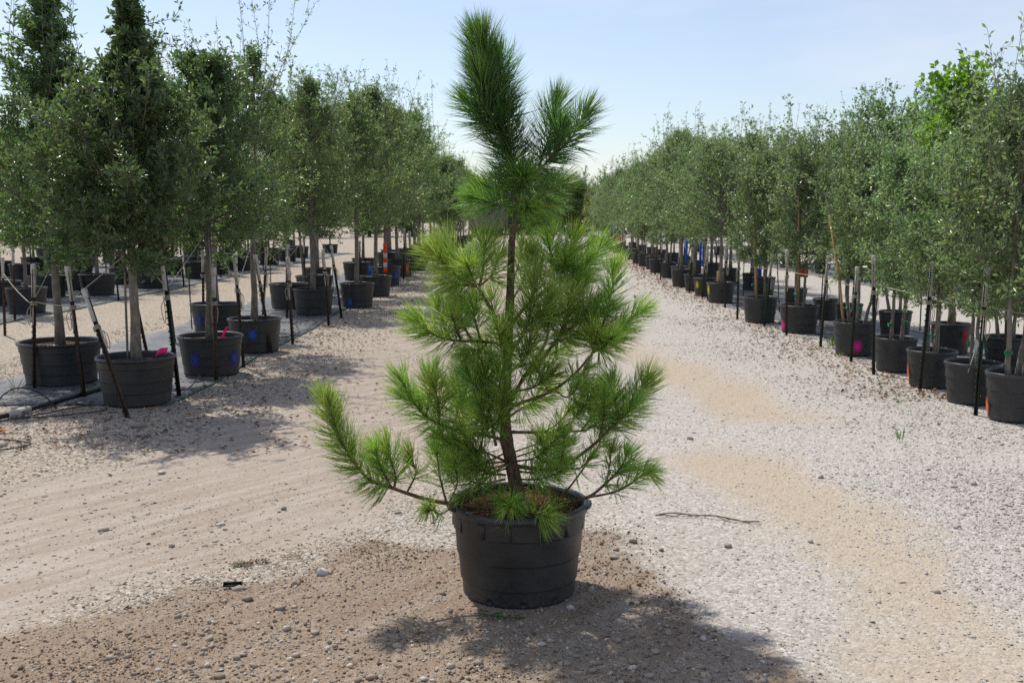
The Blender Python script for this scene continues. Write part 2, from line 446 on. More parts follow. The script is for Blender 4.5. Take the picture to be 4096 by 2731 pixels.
# ------------------------------------------------------------------ loose gravel (nobody could count it)
ICO_V = []
ph = (1 + 5 ** .5) / 2
for a in (-1, 1):
    for b in (-ph, ph): ICO_V += [(0, a, b), (a, b, 0), (b, 0, a)]
ICO_V = np.array(ICO_V, float); ICO_V /= np.linalg.norm(ICO_V[0])
def hull_tris(V):
    F = []; n = len(V)
    el = min(np.linalg.norm(V[0] - V[k]) for k in range(1, n)) * 1.05
    for a in range(n):
        for b in range(a + 1, n):
            for c in range(b + 1, n):
                if max(np.linalg.norm(V[a] - V[b]), np.linalg.norm(V[b] - V[c]), np.linalg.norm(V[a] - V[c])) < el:
                    nrm = np.cross(V[b] - V[a], V[c] - V[a]); F.append((a, b, c) if nrm.dot(V[a]) > 0 else (a, c, b))
    return np.array(F)
ICO_F = hull_tris(ICO_V)
OCT_V = np.array([(1, 0, 0), (-1, 0, 0), (0, 1, 0), (0, -1, 0), (0, 0, 1), (0, 0, -1)], float); OCT_F = hull_tris(OCT_V)

def stones_mesh(name, x, y, size, base_V, base_F, mat, flat=(.45, .85), sink=.25, seed=1, dz=0):
    r = np.random.default_rng(seed); n = len(x); k = len(base_V)
    V = base_V[None] * r.uniform(.72, 1.25, (n, k, 1)) * np.stack([r.uniform(.8, 1.35, n), r.uniform(.65, 1.0, n), r.uniform(*flat, n)], -1)[:, None]
    tl = r.normal(0, .25, (n, 2)); V[..., 2] += V[..., 0] * tl[:, :1] + V[..., 1] * tl[:, 1:]
    th = r.uniform(0, 6.283, n)[:, None]; cx, sx_ = np.cos(th), np.sin(th)
    vx = V[..., 0] * cx - V[..., 1] * sx_; vy = V[..., 0] * sx_ + V[..., 1] * cx
    V = np.stack([vx, vy, V[..., 2]], -1) * size[:, None, None]
    z = gh(x, y) + dz
    V += np.stack([x, y, z + size * flat[0] * (1 - sink * 2)], -1)[:, None]
    F = (base_F[None] + (np.arange(n) * k)[:, None, None]).reshape(-1, 3)
    return mesh_np(name, V.reshape(-1, 3), [F], False, mat, {'rnd': np.repeat(r.random(n), len(base_F))})

t = NT('gravel_stone'); r_ = t.attr('rnd'); p = t.pos(); f = t.noise(p, 300, 3, .6)
sx = t.n('SeparateXYZ'); t.l(p, sx.inputs[0]); side = t.rng(sx.outputs[0], -1.5, 1.5)
ca = t.ramp(r_, [(0, (.15, .115, .085)), (.25, (.30, .245, .19)), (.6, (.42, .365, .30)), (.9, (.54, .50, .44)), (1, (.66, .63, .58))])
cb = t.ramp(r_, [(0, (.26, .235, .205)), (.2, (.38, .35, .31)), (.6, (.465, .435, .395)), (.9, (.55, .525, .49)), (1, (.64, .625, .60))])
c = t.mix(side, ca, cb); c = t.mix(t.math('MULTIPLY', t.rng(f, .4, .7), .35), c, (.34, .29, .235))
M['stone'] = t.done(t.princ(c, .9, .2, t.bump(f, .3, .004)))
t = NT('tan_pebble'); r_ = t.attr('rnd'); f = t.noise(t.pos(), 220, 3, .6)
c = t.ramp(r_, [(0, (.21, .165, .125)), (.35, (.32, .265, .21)), (.75, (.43, .375, .31)), (1, (.62, .58, .52))]); c = t.mix(t.math('MULTIPLY', t.rng(f, .4, .65), .6), c, (.27, .21, .155))
M['pebble'] = t.done(t.princ(c, .95, .1))
t = NT('soil_clod'); r_ = t.attr('rnd')
M['clod'] = t.done(t.princ(t.ramp(r_, [(0, (.14, .097, .066)), (.6, (.255, .188, .135)), (1, (.37, .295, .22))]), .97, .05))

def sample(n, x0, x1, y0, y1, seed, dens, pw=1.6):
    r = np.random.default_rng(seed)
    u = r.random(n * 4); e = 1 - pw
    y = (y0 ** e + u * (y1 ** e - y0 ** e)) ** (1 / e)
    x = r.uniform(x0, x1, n * 4)
    keep = (np.abs(x) < .56 * y + .5) & (r.random(n * 4) < dens(x, y))
    return x[keep][:n], y[keep][:n]

def d_gravel(x, y):
    s, l, tn = masks(x, y)
    b = 1 - .93 * l; b *= 1 - .75 * tn; b *= 1 - .75 * s
    mid = np.exp(-((x - 1.0) / 1.1) ** 2) * (y > 3); b *= 1 - .72 * mid
    b *= .35 + .65 * smoothstep(fbm(x, y, 1.6, 21), -.5, .5)
    return np.clip(b, 0, 1)
x, y = sample(95000, -6, 6.5, 3.0, 17, 11, d_gravel, 1.9)
sz = np.random.default_rng(12).gamma(4, .00115, len(x)) * (1 + .045 * (y - 4)) * np.where((x > 2.6) | (x < -2.2), 1.3, 1.0)
gv = obj('gravel', stones_mesh('gravel', x, y, np.clip(sz, .003, .024), OCT_V, OCT_F, M['stone'], (.26, .52), .25, 13))
tag(gv, 'loose pale limestone gravel strewn over the yard', 'gravel', None, 'stuff')
def d_soil(x, y):
    s, l, tn = masks(x, y); return s * (.12 + .88 * smoothstep(fbm(x, y, 2.4, 31) + .35 * (y < 3.9) + .5 * np.exp(-(((x - .1) / .8) ** 2 + ((y - 3.6) / .35) ** 2)), -.1, .8))
x, y = sample(3600, -2.5, 1.8, 3.0, 5.3, 15, d_soil, 1.2)
sz = np.random.default_rng(16).gamma(1.5, .0029, len(x))
pb = obj('pebbles', stones_mesh('pebbles', x, y, np.clip(sz, .003, .026), ICO_V, ICO_F, M['pebble'], (.45, .85), .25, 17))
tag(pb, 'rounded grey pebbles lying in the brown soil patch', 'pebbles', None, 'stuff')
x, y = sample(24000, -2.6, 1.8, 3.0, 5.3, 18, lambda x, y: masks(x, y)[0] * (.25 + .75 * smoothstep(fbm(x, y, 3.4, 33), -.3, .6)), 1.2)
sz = np.random.default_rng(19).gamma(1.7, .0015, len(x))
cl = obj('soil_crumbs', stones_mesh('soil_crumbs', x, y, np.clip(sz, .002, .017), OCT_V, OCT_F, M['clod'], (.6, 1.0), .2, 20))
tag(cl, 'dark crumbs of damp brown soil scattered round the pine pot', 'soil', None, 'stuff')
x, y = sample(9500, -4.5, .2, 3.6, 10, 22, lambda x, y: masks(x, y)[1] * (.12 + .88 * smoothstep(fbm(x * .8 + y * .5, y * .35 - x * .25, 3.4, 25), .0, .8)), 1.3)
sz = np.random.default_rng(23).gamma(1.5, .0024, len(x))
ts = obj('lane_grit', stones_mesh('lane_grit', x, y, np.clip(sz, .002, .016), ICO_V, ICO_F, M['pebble'], (.22, .42), .25, 24))
tag(ts, 'scattered chips of stone pressed into the smooth dirt lane', 'grit', None, 'stuff')

# ------------------------------------------------------------------ leaf litter
def leaf_quads(P, A, N, L, W, fold=.18):
    """two-triangle folded leaves: base, right, tip, left"""
    A = A / (np.linalg.norm(A, axis=1, keepdims=True) + 1e-9)
    S = np.cross(A, N); S /= (np.linalg.norm(S, axis=1, keepdims=True) + 1e-9)
    N = np.cross(S, A)
    L = L[:, None]; W = W[:, None]
    mid = P + A * L * .55 + N * W * fold
    V = np.stack([P, mid + S * W * .5, P + A * L, mid - S * W * .5], 1)
    n = len(P); b = (np.arange(n) * 4)[:, None]
    F = np.stack([b + [0, 1, 2], b + [0, 2, 3]], 1).reshape(-1, 3)
    return V.reshape(-1, 3), F
def litter(name, n, fx, seed, label):
    r = np.random.default_rng(seed)
    x, y = fx(r, n)
    P = np.stack([x, y, gh(x, y) + r.uniform(.006, .022, n)], -1)
    th = r.uniform(0, 6.28, n); A = np.stack([np.cos(th), np.sin(th), r.normal(0, .25, n)], -1)
    N = np.stack([r.normal(0, .35, n), r.normal(0, .35, n), np.ones(n)], -1)
    V, F = leaf_quads(P, A, N, r.uniform(.02, .05, n) * (1 + .02 * y), r.uniform(.012, .024, n) * (1 + .02 * y), .4)
    o = obj(name, mesh_np(name, V, [F], False, M['dry_leaf'], {'rnd': np.repeat(r.random(n), 2)}))
    tag(o, label, 'leaf litter', None, 'stuff')
def fx_r(r, n):
    y = 9 + 34 * r.random(n) ** 1.4; return 4.15 + np.maximum(y - 24, 0) * .042 - np.abs(r.normal(0, .5, n)) - .05 + (r.random(n) < .2) * r.uniform(0, 1.4, n), y
litter('leaf_litter', 3400, fx_r, 41, 'dry brown fallen leaves along the foot of the slim oak row')
def fx_l(r, n):
    y = 7 + 24 * r.random(n) ** 1.3; return -3.0 + r.normal(0, .75, n), y
litter('leaf_litter', 2600, fx_l, 42, 'brown fallen leaves under the wide oak crowns by the weed mat')

# ------------------------------------------------------------------ weed mats under the beds
def mat_sheet(x0, x1, y0, y1, label, nx_=14, step=.35, seed=0):
    r = np.random.default_rng(seed)
    ny_ = max(4, int((y1 - y0) / step)); xs = np.linspace(x0, x1, nx_); ys = np.linspace(y0, y1, ny_)
    Xm, Ym = np.meshgrid(xs, ys); e = np.zeros_like(Xm)
    e[:, 0] = .06 * np.sin(ys * 1.7 + seed) + r.normal(0, .02, ny_); e[:, -1] = .04 * np.sin(ys * 1.3 + seed) + r.normal(0, .015, ny_)
    Xm = Xm + e
    Z = gh(Xm.ravel(), Ym.ravel()).reshape(Xm.shape) + .012 + .006 * fbm(Xm, Ym, 4, 50 + seed) + .004 * fbm(Xm, Ym, 14, 51 + seed)
    Z = np.maximum(Z, gh(Xm.ravel(), Ym.ravel()).reshape(Xm.shape) + .006)
    top = np.stack([Xm, Ym, Z], -1).reshape(-1, 3); bot = top - [0, 0, .004]
    n = nx_ * ny_; i = np.arange(ny_ - 1)[:, None] * nx_ + np.arange(nx_ - 1)[None]
    F = np.stack([i, i + 1, i + nx_ + 1, i + nx_], -1).reshape(-1, 4)
    rim_i = list(range(nx_)) + [k * nx_ + nx_ - 1 for k in range(1, ny_)] + list(range(n - 2, n - nx_ - 1, -1)) + [k * nx_ for k in range(ny_ - 2, 0, -1)]
    S = np.array([(a + n, b + n, b, a) for a, b in zip(rim_i, rim_i[1:] + rim_i[:1])])
    root = empty('weed_mat', (0, 0, 0)); tag(root, label, 'weed mat')
    obj('fabric_sheet', mesh_np('fabric_sheet', np.concatenate([top, bot]), [F, F[:, ::-1] + n, S], True, M['mat']), root)
    mb = MB(); k = nx_ - 1
    mb.tube([top[q * nx_ + k] + [0.0, 0, .002] for q in range(ny_)], .006, 5); obj('hem', mb.mesh('hem', M['hem']), root)
    return root
mat_sheet(-5.25, -3.06, 8.75, 34, 'grey woven weed mat under the wide-pot oak bed beside the dirt lane', seed=1)
mat_sheet(-10.6, -8.1, 12.5, 50, 'grey weed mat strip beyond the bare gravel aisle, under the second oak bed', seed=2, step=.8)
mat_sheet(-16, -12.4, 18, 60, 'grey weed mat under the farthest visible oak beds', seed=3, step=1.2)
mat_sheet(4.35, 6.0, 10.2, 27, 'grey weed mat under the slim multi-stem oak bed', seed=4)
mat_sheet(9.0, 11.4, 12, 50, 'grey weed mat across the tan aisle behind the slim oaks', seed=5, step=.8)

# ------------------------------------------------------------------ nursery trees: variants with stems, branching and crown
def unit(v): return v / (np.linalg.norm(v) + 1e-9)

def make_variant(name, seed, stems, z0, prof, nb, ntw, nleaf, leafL, leafW, mat, twig_len=.28, elev=(15, 60), shoots=(), bark_m='bark_grey', stem_r=.040, top_r=.004, shape_pow=1.0):
    """stems: list of polylines from the soil up.  prof(t): crown radius at height share t.
    returns list of (part name, mesh)"""
    r = np.random.default_rng(seed)
    parts = []; twigs = MB(); LP = []; LA = []; LS = []
    ztop = max(s[-1][2] for s in stems)
    def leaves_along(P, n, sc=1.0):
        t = r.uniform(.12, 1.03, n); k = np.clip(t * (len(P) - 1), 0, len(P) - 1.001); i = k.astype(int); f = (k - i)[:, None]
        pos = P[i] * (1 - f) + P[i + 1] * f; ax = P[i + 1] - P[i]; ax /= (np.linalg.norm(ax, axis=1, keepdims=True) + 1e-9)
        rd = r.normal(0, 1, (n, 3)); rd -= ax * (rd * ax).sum(1, keepdims=True); rd /= (np.linalg.norm(rd, axis=1, keepdims=True) + 1e-9)
        LP.append(pos + rd * .004); LA.append(ax * r.uniform(.25, .9, (n, 1)) + rd * .85 + [0, 0, .12]); LS.append(np.full(n, sc))
    for si, st in enumerate(stems):
        S = bez(st, 16); zz = S[:, 2]
        mb = MB(); tt = np.linspace(0, 1, 16); rs = stem_r * (1 - tt) ** .8 + top_r
        rs[0] *= 1.35; rs[1] *= 1.1
        mb.tube(S + r.normal(0, .004, S.shape) * (tt[:, None] > .05), rs, 8)
        parts.append(('trunk' if len(stems) == 1 else 'stem', mb.mesh('trunk', M[bark_m])))
        n_b = nb // len(stems)
        for b in range(n_b):
            u = ((b + r.random()) / n_b) ** shape_pow
            z = z0 + u * (zz[-1] - z0) * .98
            k = np.interp(z, zz, np.arange(16)); i = min(int(k), 14); base = S[i] + (S[i + 1] - S[i]) * (k - i)
            tz = (z - z0) / (ztop - z0)
            R = max(prof(tz), .05) * r.uniform(.66, 1.08) * (1.38 if r.random() < .15 else 1.0)
            az = b * 2.39996 + si * 1.3 + r.normal(0, .5)
            el = math.radians(elev[0] + (elev[1] - elev[0]) * tz + r.normal(0, 12))
            d0 = np.array([math.cos(az) * math.cos(el), math.sin(az) * math.cos(el), math.sin(el)])
            L = R * (.92 + .22 * math.sin(abs(el)))
            tl_ = twig_len * min(1.0, .35 + R)
            mid = base + d0 * L * .55 + r.normal(0, .05, 3) * L
            end = base + d0 * L + np.array([0, 0, .12 * L]) + r.normal(0, .07, 3) * L
            B = bez([base, mid, end], 7)
            twigs.tube(B, np.linspace(.0075, .002, 7) * (.6 + .5 * R), 4, False)
            leaves_along(B[3:], int(nleaf * .8))
            for q in range(int(ntw * 1.6 * min(1.25, max(.35, .30 + R))) if R < 1.3 else int(ntw * 1.6)):
                f = r.uniform(.08, 1.0); k = f * 5.99; i = int(k); o = B[i] + (B[i + 1] - B[i]) * (k - i)
                ax = unit(B[i + 1] - B[i]); sd = r.normal(0, 1, 3); sd = unit(sd - ax * sd.dot(ax))
                dr = unit(ax * r.uniform(.3, 1.0) + sd * r.uniform(.5, 1.0) + [0, 0, .25])
                l = tl_ * r.uniform(.45, 1.25)
                e = o + dr * l + np.array([0, 0, .08 * l]); m_ = (o + e) / 2 + r.normal(0, .07 * l, 3)
                W = bez([o, m_, e], 4); twigs.tube(W, np.linspace(.003, .0012, 4), 3, False)
                leaves_along(W, max(3, int(nleaf * .62 * r.uniform(.7, 1.3))))
    for (x0, y0_, zb, x1, y1_, zt, n) in shoots:             # long bare whips above the crown
        b0 = np.array([x0, y0_, zb]); b1 = np.array([x1, y1_, zt]); W = bez([b0, (b0 + b1) / 2 + r.normal(0, .05, 3), b1], 9)
        twigs.tube(W, np.linspace(.006, .0015, 9), 4, False); leaves_along(W, n)
        for q in range(max(3, n // 9)):
            o = W[r.integers(2, 8)]; dr = unit(np.array([r.normal(0, .7), r.normal(0, .7), .6])); l = r.uniform(.08, .26)
            w = bez([o, o + dr * l * .5 + r.normal(0, .02, 3), o + dr * l], 4); twigs.tube(w, np.linspace(.0025, .001, 4), 3, False); leaves_along(w, 8)
    parts.append(('branching', twigs.mesh('branching', M['bark_twig'])))
    P = np.concatenate(LP); A = np.concatenate(LA); n = len(P)
    N = np.stack([r.normal(0, .75, n), r.normal(0, .75, n), np.ones(n) * .8], -1)
    s = r.uniform(.65, 1.25, n)
    V, F = leaf_quads(P, A, N, leafL * s, leafW * s, .22)
    parts.append(('crown', mesh_np('crown', V, [F], False, M[mat], {'rnd': np.repeat(np.clip(r.normal(.45, .22, n), 0, 1), 2)})))
    return parts

def prof_pts(*pts):
    xs = [p[0] for p in pts]; ys = [p[1] for p in pts]
    return lambda t: float(np.interp(t, xs, ys))
def whips(seed, n, r0, z0, z1, lean=.3, leaves=30):
    r = np.random.default_rng(seed); out = []
    for k in range(n):
        a = r.uniform(0, 6.28); q = r.uniform(.1, r0); h = r.uniform(.4, 1.0)
        out.append((q * math.cos(a), q * math.sin(a), z0 - .3, q * math.cos(a) * 1.3 + r.normal(0, lean * .5), q * math.sin(a) * 1.3 + r.normal(0, lean * .5), z0 + (z1 - z0) * h, leaves))
    return out
VAR = {}
st1 = lambda h, dx=0, dy=0: [[(0, 0, -.03), (.01, 0, h * .3), (dx * .6 + .02, dy * .5, h * .65), (dx, dy, h)]]
VAR['cone'] = make_variant('cone', 101, st1(3.2, .06), .92, prof_pts((0, .55), (.08, .80), (.28, .88), (.42, .72), (.58, .36), (.72, .20), (1, .04)), 112, 15, 25, .056, .024, 'oak_leaf', .24, (2, 55),
                           shoots=[(.05, 0, 2.9, .48, .1, 3.05, 22)] + whips(15, 10, .5, 1.9, 2.9, .4, 30))
VAR['spire'] = make_variant('spire', 102, st1(3.7, -.05), .92, prof_pts((0, .60), (.1, .92), (.32, .80), (.52, .44), (.75, .22), (1, .06)), 108, 13, 24, .056, .024, 'oak_leaf', .26, (2, 58), shoots=whips(5, 12, .45, 2.5, 4.0, .3, 32))
VAR['oval'] = make_variant('oval', 103, st1(2.85, .05), .95, prof_pts((0, .60), (.15, .84), (.5, .74), (.8, .44), (1, .12)), 92, 12, 22, .055, .023, 'oak_leaf', .26, (5, 60), shoots=whips(6, 14, .5, 2.3, 3.3, .4, 30))
VAR['loose'] = make_variant('loose', 104, st1(3.3, .08), .85, prof_pts((0, .62), (.25, .80), (.55, .60), (.8, .26), (1, .08)), 84, 8, 18, .052, .021, 'oak_leaf_light', .30, (10, 68),
                            shoots=[(.1, 0, 2.5, .05, 0, 4.25, 60), (.12, .05, 2.5, .30, .1, 4.35, 50), (.15, 0, 2.4, .62, .0, 4.0, 50), (.15, 0, 2.6, .85, .1, 3.95, 36), (.0, 0, 2.6, -.1, 0, 4.4, 46)] + whips(7, 12, .45, 2.6, 3.8, .4, 32))
VAR['round'] = make_variant('round', 105, st1(3.5, -.05), 1.0, prof_pts((0, .75), (.2, 1.05), (.45, .98), (.7, .58), (1, .12)), 88, 9, 19, .058, .023, 'oak_leaf_light', .30, (5, 62), shoots=whips(8, 18, .6, 2.9, 4.2, .5, 32))
VAR['broad'] = make_variant('broad', 106, st1(3.6, .08, .05), 1.0, prof_pts((0, .80), (.22, 1.12), (.5, .92), (.75, .50), (1, .10)), 88, 9, 19, .058, .023, 'oak_leaf_light', .30, (5, 60), shoots=whips(9, 18, .65, 2.9, 4.4, .6, 32))
st3 = lambda h, s: [[(-.07, .02, -.03), (-.10 - .05 * s, .02, .5), (-.05, .04, 1.3), (-.12, .02, h)], [(.05, -.04, -.03), (.08, -.05, .6), (.12, -.05, 1.4), (.10 + .05 * s, -.02, h * .93)], [(.09, .06, -.03), (.2, .08, .5), (.22, .1, 1.3), (.24, .12, h * .85)]]
VAR['multi'] = make_variant('multi', 111, st3(2.2, 1), .55, prof_pts((0, .30), (.15, .56), (.5, .58), (.8, .34), (1, .10)), 96, 8, 17, .054, .021, 'oak_leaf_grey', .26, (18, 66), shoots=whips(10, 14, .34, 1.9, 3.1, .3, 30), stem_r=.018)
VAR['multi_lean'] = make_variant('multi_lean', 112, st3(2.15, -1)[:2], .50, prof_pts((0, .30), (.2, .58), (.55, .54), (.8, .30), (1, .08)), 92, 8, 17, .053, .021, 'oak_leaf_grey', .27, (18, 66), shoots=whips(11, 15, .34, 1.8, 3.05, .35, 30), stem_r=.018)
VAR['multi_bushy'] = make_variant('multi_bushy', 113, st3(2.2, .3), .48, prof_pts((0, .42), (.2, .66), (.6, .62), (.85, .36), (1, .10)), 99, 9, 18, .057, .022, 'oak_leaf_grey', .27, (12, 62), shoots=whips(12, 14, .45, 1.9, 2.85, .35, 30), stem_r=.018)
VAR['grey_round'] = make_variant('grey_round', 114, st1(2.8, .06), .95, prof_pts((0, .70), (.25, 1.0), (.55, .95), (.8, .55), (1, .15)), 88, 9, 18, .058, .022, 'oak_leaf_grey', .30, (5, 60), shoots=whips(13, 13, .6, 2.4, 3.3, .5, 26), bark_m='bark_grey')
VAR['grey_tall'] = make_variant('grey_tall', 115, st1(3.1, -.05), .95, prof_pts((0, .55), (.25, .82), (.6, .66), (.85, .34), (1, .10)), 84, 9, 18, .058, .022, 'oak_leaf_grey', .28, (14, 66), shoots=whips(14, 14, .5, 2.6, 3.9, .4, 28))
VAR['elm'] = make_variant('elm', 116, st1(3.0, .05), 1.3, prof_pts((0, .40), (.3, .58), (.7, .50), (1, .20)), 46, 6, 13, .085, .058, 'elm_leaf', .34, (20, 70), shoots=[(-.1, 0, 2.6, -.34, 0, 3.25, 26), (-.1, 0, 2.6, -.22, 0, 3.4, 26), (.1, 0, 2.6, .1, .1, 3.3, 22), (.1, 0, 2.5, .45, 0, 3.25, 26), (.2, 0, 2.4, .62, 0, 3.05, 24)])
VAR['yellow'] = make_variant('yellow', 117, st1(2.7, .05), .9, prof_pts((0, .45), (.4, .62), (.8, .35), (1, .1)), 60, 7, 14, .075, .040, 'yellow_leaf', .30, (10, 62))
VAR['canopy'] = make_variant('canopy', 118, [[(0, 0, -.2), (.1, 0, 1.2), (-.1, .1, 3), (0, 0, 4.6)]], 1.4, prof_pts((0, 1.6), (.3, 2.7), (.6, 2.7), (.85, 2.1), (1, 1.5)), 130, 13, 16, .11, .075, 'far_leaf', .55, (0, 50), stem_r=.16, top_r=.02)
VAR['canopy_low'] = make_variant('canopy_low', 119, [[(0, 0, -.2), (.1, 0, 1.0), (-.1, .1, 2.4), (0, 0, 3.6)]], .4, prof_pts((0, 1.6), (.3, 2.3), (.6, 2.2), (.85, 1.6), (1, 1.0)), 120, 13, 16, .11, .075, 'far_leaf', .55, (0, 60), stem_r=.12, top_r=.02)

def place_tree(var, x, y, z, rz, sc, name, label, group=None, cat='tree'):
    if isinstance(sc, (int, float)): sc = (sc, sc, sc)
    root = empty(name, (x, y, z), rz, sc)
    tag(root, label, cat, group)
    for nm, me in VAR[var]: obj(nm, me, root)
    return root

# ------------------------------------------------------------------ nursery pots
def pot_meshes(name, R, h, taper, bands, soil_mat, seed, soil_d=.06, seg=48):
    r = np.random.default_rng(seed); Rb = R * taper
    wob = lambda th: .006 * np.sin(2 * th + seed) + .004 * np.sin(3 * th + 1.7 * seed)
    def rad(z): return Rb + (R * .955 - Rb) * (z / h)
    pr = [(0, .0), (Rb * .6, .0), (Rb - .012, .0), (Rb, .012)]; bands_ = []
    zb = [0.012] + [h * b for b in bands] + [h - .035]
    for q, (a, b) in enumerate(zip(zb[:-1], zb[1:])):
        step = .0045 * q
        bands_.append([(rad(a) + step - .004, a - .001), (rad(a) + step + .0015, a), (rad(a) + step + .0022, a + .006)])
        bands_.append([(rad(a) + step + .0022, a + .006), (rad(a) * .5 + rad(b) * .5 + step, (a + b) / 2), (rad(b) + step * .95, b + .0005)])
    ti = R * .945
    bands_ += [[(R * .985, h - .034), (R * .985, h - .012)], [(R * .985, h - .012), (ti, h - .012)], [(ti, h - .012), (ti * .965, h - soil_d - .03)]]
    mb = MB(); mb.lathe(pr, seg, wob)
    for bd in bands_: mb.lathe(bd, seg, wob)
    wall = mb.mesh(name + '_wall', M['pot'])
    mb = MB(); mb.lathe([(R * .975, h - .034), (R * 1.02, h - .032), (R * 1.03, h - .016), (R * 1.02, h - .002), (R * .985, h + .002), (R * .945, h - .004), (R * .938, h - .02)], seg, wob)
    rim = mb.mesh(name + '_rim', M['pot_rim'])
    # soil surface
    ns = 12; V = [(0, 0, h - soil_d + .012)]; F3 = []; F4 = []
    for k in range(1, ns + 1):
        rr = ti * .985 * k / ns
        for q in range(24):
            th = q * 2 * math.pi / 24
            V.append((rr * math.cos(th), rr * math.sin(th), h - soil_d + .012 * (1 - k / ns) + r.normal(0, .006)))
    for q in range(24): F3.append((0, 1 + q, 1 + (q + 1) % 24))
    for k in range(ns - 1):
        for q in range(24):
            a = 1 + k * 24; F4.append((a + q, a + 24 + q, a + 24 + (q + 1) % 24, a + (q + 1) % 24))
    soil = mesh_np(name + '_soil', V, [np.array(F3), np.array(F4)], True, M[soil_mat])
    return wall, rim, soil, rad
BIG = pot_meshes('wide_pot', .345, .45, .84, (.27, .5, .78), 'potsoil', 3)
MID = pot_meshes('slim_pot', .24, .385, .84, (.33, .62), 'potsoil', 4)
SUNKEN = pot_meshes('deep_pot', .345, .45, .86, (.3, .62), 'potsoil', 5, .10)

def spray_patch(pm, ang, zc, wa, hz, mat, parent):
    """elliptical sprayed spot lying on the pot wall; ang/wa in radians, zc/hz in metres"""
    rad = pm[3]; nu, nv = 17, 15; V = []; E_ = []
    for j in range(nv):
        for i_ in range(nu):
            u = i_ / (nu - 1) * 2 - 1; v = j / (nv - 1) * 2 - 1
            th = ang + u * wa; z = zc + v * hz; rr = rad(z) * 1.006 + .014
            V.append((rr * math.cos(th), rr * math.sin(th), z)); E_.append(max(0.0, 1 - math.hypot(u, v)))
    i_ = np.arange(nv - 1)[:, None] * nu + np.arange(nu - 1)[None]
    F = np.stack([i_, i_ + 1, i_ + nu + 1, i_ + nu], -1).reshape(-1, 4)
    return obj('paint_spot', mesh_np('paint_spot', V, [F], True, M[mat], None, {'edge': E_}), parent)

def chalk_lines(pm, ang, parent, seed, rows=3, w=.75):
    """faint illegible handwriting chalked on the wall"""
    r = np.random.default_rng(seed); mb = MB(); rad = pm[3]
    for q in range(rows):
        z = .285 - q * .055; th = ang - w / 2 + r.uniform(0, .1); end = ang + w / 2 - r.uniform(0, .25)
        while th < end:
            n = r.integers(3, 6); pts = []
            for k in range(n):
                zz = z + r.uniform(-.016, .018); tt = th + k * .022 + r.uniform(-.01, .01); rr = rad(zz) * 1.004 + .012
                pts.append((rr * math.cos(tt), rr * math.sin(tt), zz))
            mb.tube(bez(pts, 8), .0011, 3); th += n * .022 + r.choice([.03, .03, .10])
    return obj('chalk_writing', mb.mesh('chalk_writing', M['chalk']), parent)

def place_pot(pm, base_R, base_h, x, y, R, h, label, group=None, rz=0.0, bare=False):
    z = gz(x, y) + .004 if y < 30 else .004
    root = empty('nursery_pot', (x, y, z), rz, (R / base_R, R / base_R, h / base_h))
    tag(root, label, 'pot', group)
    obj('wall', pm[0], root); obj('rim', pm[1], root); obj('soil', pm[2], root)
    return root

CAMDIR = lambda x, y: math.atan2(-y, -x)      # angle of the wall that faces the lane's open end

def tapes(root, pts):
    for (x, y, z, r_) in pts:
        mb = MB(); th = np.linspace(0, 2 * math.pi, 13)
        for dz in (-.008, .008): mb.tube(np.stack([x + r_ * np.cos(th), y + r_ * np.sin(th), np.full(13, z + dz)], -1), .009, 4)
        mb.tube([(x - r_, y, z), (x - r_ - .03, y - .02, z + .006), (x - r_ - .045, y - .03, z - .03)], .007, 4)
        obj('tie_tape', mb.mesh('tie_tape', M['tape'], False), root)

